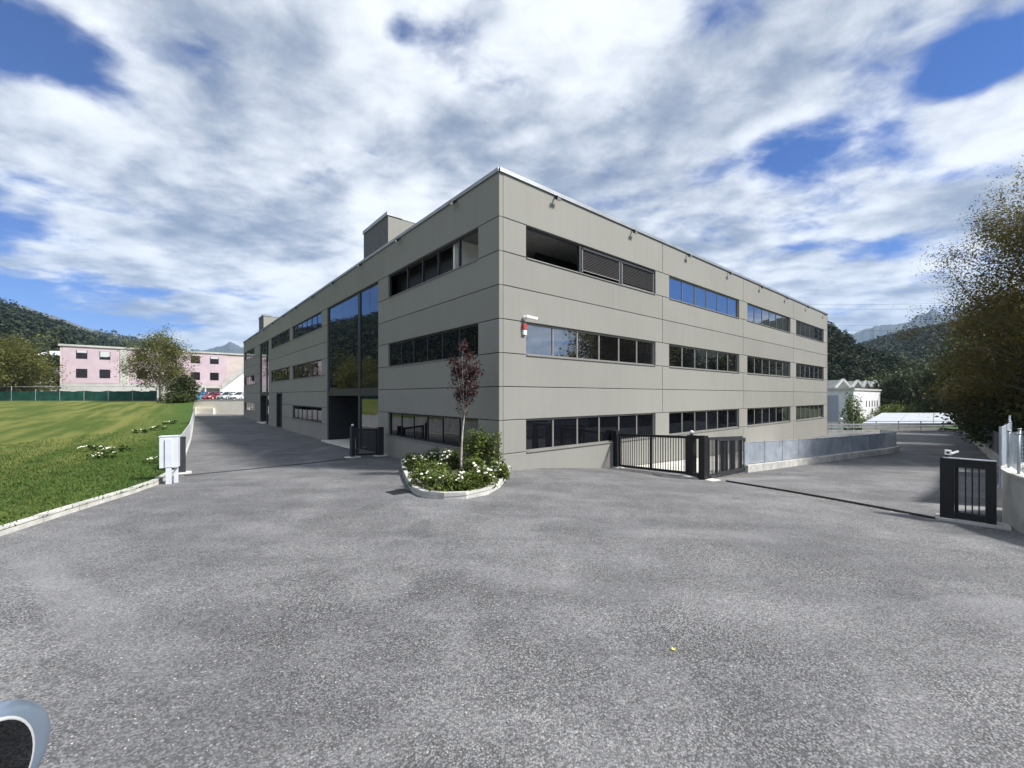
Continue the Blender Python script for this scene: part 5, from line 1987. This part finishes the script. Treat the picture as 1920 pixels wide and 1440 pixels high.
tree('birch_tree', 'airy olive green birch in front of the pink block', lawn_base(300, 62), 10.2, 3.9, 1.6, 20000, .10, 'leaf_olive', 'bark_pale', .16, 26, csig=.17, seed=11, shape='egg')
tree('birch_tree', 'thin pale birch top rising behind the olive birch', lawn_base(312, 70), 11.2, 1.7, 5.5, 1300, .15, 'leaf_bright', 'bark_pale', .12, 14, csig=.2, seed=12)
b = lawn_base(346, 58)
bush('shrub', 'dark green rounded bush at the corner of the lawn', 'shrub', b, 1.8, 1.7, 3.3, 4200, .13, 'leaf_tree')
b = lawn_base(330, 55)
bush('shrub', 'low dark shrub below the olive birch', 'shrub', b, 1.7, 1.5, 1.3, 2200, .11, 'leaf_tree')
tree('willow_tree', 'large yellow green willowy tree at the left edge of the lawn', lawn_base(14, 66), 9.6, 6.3, .8, 30000, .12, 'leaf_olive', 'bark', .3, 36, csig=.15, seed=14, shape='egg')
tree('dark_tree', 'dark tree in the gap between the willowy tree and the pink block', lawn_base(84, 80), 8.5, 3.6, .6, 5000, .2, 'leaf_dark', 'bark', .2, 20, seed=15)
tree('dark_tree', 'tall dark tree behind the yellow green willowy tree', lawn_base(30, 88), 11.5, 4.6, 2, 5000, .24, 'leaf_dark', 'bark', .25, 22, seed=16)

# right side trees behind the fence
def vz(x, y):
    return ZC - 2.75 - .6 * min(1, max(0, (y - 16) / 24))


tree('locust_tree', 'tall airy brown green tree at the right edge of the picture', (24.9, 19.0, vz(21, 18.6)), 12.2, 4.3, 1.6, 110000, .042, 'leaf_brown', 'bark', .2, 60, csig=.10, seed=21, shape='egg')
specs = [((26.4, 21.5), 8.4, 3.3, .6, 22000, .075, 'leaf_brown', 'dense olive brown tree under the tall airy tree', 22),
         ((30.0, 25.3), 7.8, 3.1, .4, 18000, .085, 'leaf_dark', 'dark dense tree left of the tall airy tree behind the dark fence', 23),
         ((34.6, 30.2), 7.0, 2.6, .4, 12000, .10, 'leaf_tree', 'green tree leaning over the dark fence at the right', 24),
         ((39.0, 33.5), 9.0, 3.4, .4, 9000, .13, 'leaf_dark', 'dark tree behind the middle of the dark fence', 25),
         ((29.5, 17.5), 10.5, 3.8, 1.5, 9000, .13, 'leaf_brown', 'brownish tree behind the tall airy tree at the picture edge', 26),
         ((36.5, 22.5), 11.0, 4.2, 1.0, 9000, .14, 'leaf_dark', 'broad dark tree in the shade behind the airy tree', 27),
         ((47.0, 38.0), 9.5, 3.8, .6, 8000, .15, 'leaf_tree', 'dark green tree at the far end of the dark fence', 28)]
for (xy, H, cr_, z0, n_, lf, lm, lab, sd_) in specs:
    tree('broad_tree', lab, (xy[0], xy[1], vz(*xy)), H, cr_, z0, n_, lf, lm, 'bark', .16, 26, seed=sd_, group='trees behind the right fence', csig=.15)
# lower shrubs along the fence
for k, (x, y, rx, h) in enumerate(((22.6, 17.2, 1.4, 2.2), (25.2, 20.9, 1.5, 2.0), (29.0, 24.5, 1.6, 1.8), (33.6, 29.0, 1.7, 1.7), (38.6, 33.8, 1.8, 1.6), (43.5, 38.4, 1.8, 1.7))):
    bush('shrub', '%s shrub behind the dark right fence counted from the round wall' % ords[k], 'shrub', Vector((x, y, vz(x, y))), rx, rx, h + .6, 2000, .10, 'leaf_dark' if k % 2 else 'leaf_tree', 'shrubs behind the right fence')
# valley trees and hedge beyond the shed
hz = ZC - 7.2
far_specs = [(1690, 92, 13.0, 6.0, 'leaf_dark', 'very dark broad tree above the white shed roof'), (1735, 100, 15, 6.2, 'leaf_dark', 'dark tall tree right of the very dark broad tree'), (1655, 118, 14, 5.6, 'leaf_tree', 'green tree right behind the white workshop'),
             (1775, 84, 14, 5.4, 'leaf_dark', 'dark tree above the right end of the shed roof'), (1720, 140, 20, 8, 'leaf_tree', 'tall green tree in the valley behind the dark trees'), (1620, 150, 19, 7, 'leaf_tree', 'green valley tree above the gabled roof lights'),
             (1590, 140, 20, 7, 'leaf_dark', 'dark valley tree next to the end of the office building'), (1820, 80, 16, 6, 'leaf_dark', 'dark tree behind the airy tree above the fence end'), (1665, 170, 22, 8, 'leaf_olive', 'olive tree far up the valley')]
for k, (px, Yd, H, cr_, lm, lab) in enumerate(far_specs):
    tree('valley_tree', lab, ((px - 960) / F * Yd, Yd, hz - .3), H, cr_, .6, 5200, .30, lm, 'bark', .3, 24, seed=40 + k, group='trees in the valley at the right', csig=.15)
for k, (px, Yd, rx, h, lm) in enumerate(((1668, 82, 3.2, 4.6, 'leaf_bright'), (1692, 84, 3.4, 4.2, 'leaf_bright'), (1716, 85, 3.2, 4.4, 'leaf_shrub'), (1742, 86, 3.4, 4.0, 'leaf_bright'), (1768, 84, 3.2, 4.4, 'leaf_bright'), (1792, 82, 3.0, 4.2, 'leaf_shrub'))):
    bush('hedge_shrub', '%s light green shrub of the hedge behind the white shed roof, from the workshop' % ords[k], 'shrub', Vector(((px - 960) / F * Yd, Yd, hz)), rx, 2.4, h + .6, 2600, .2, lm, 'hedge behind the shed roof')
Yd = 62
bush('shrub', 'tall loose green shrub in front of the white workshop wall', 'shrub', Vector(((1600 - 960) / F * Yd, Yd, ZC - 7.2)), 1.5, 1.2, 7.0, 2600, .13, 'leaf_shrub')
Yd = 56
bush('shrub', 'low green shrub beside the shed roof edge', 'shrub', Vector(((1618 - 960) / F * Yd, Yd, ZC - 7.2)), 1.4, 1.2, 4.3, 1200, .12, 'leaf_bright')

# ------------------------------------------------------------------ overhead wires
for k, (y0, y1) in enumerate(((568, 558), (574, 571), (606, 598), (614, 611))):
    a, b = at(1430, y0 + 2, 150), at(1960, y1, 150)
    pts = []
    for i in range(25):
        t = i / 24
        p = a.lerp(b, t)
        p.z -= 1.2 * 4 * t * (1 - t)
        pts.append(p)
    m_ = MB(); m_.tube(pts, .03, 5)
    tag(m_.build('overhead_wire', 'rubber'), '%s thin overhead power wire from the top crossing the sky at the right' % ords[k], 'wire', 'overhead power wires')

# ------------------------------------------------------------------ air
m_ = MB(); m_.box(-6300, 6300, -6300, 6300, -30, 900)
hzo = m_.build('haze', 'kerb')
hm = bpy.data.materials.new('haze_air')
hm.use_nodes = True
T = NT(hm.node_tree)
ho = T.n('ShaderNodeOutputMaterial')
pv = T.n('ShaderNodeVolumePrincipled')
pv.inputs['Color'].default_value = (0.50, 0.70, 1.0, 1)
pv.inputs['Density'].default_value = 0.00011
T.l(pv.outputs[0], ho.inputs['Volume'])
hzo.data.materials.clear()
hzo.data.materials.append(hm)
hzo['kind'] = 'stuff'
hzo['label'] = 'thin bluish haze filling the valley air'
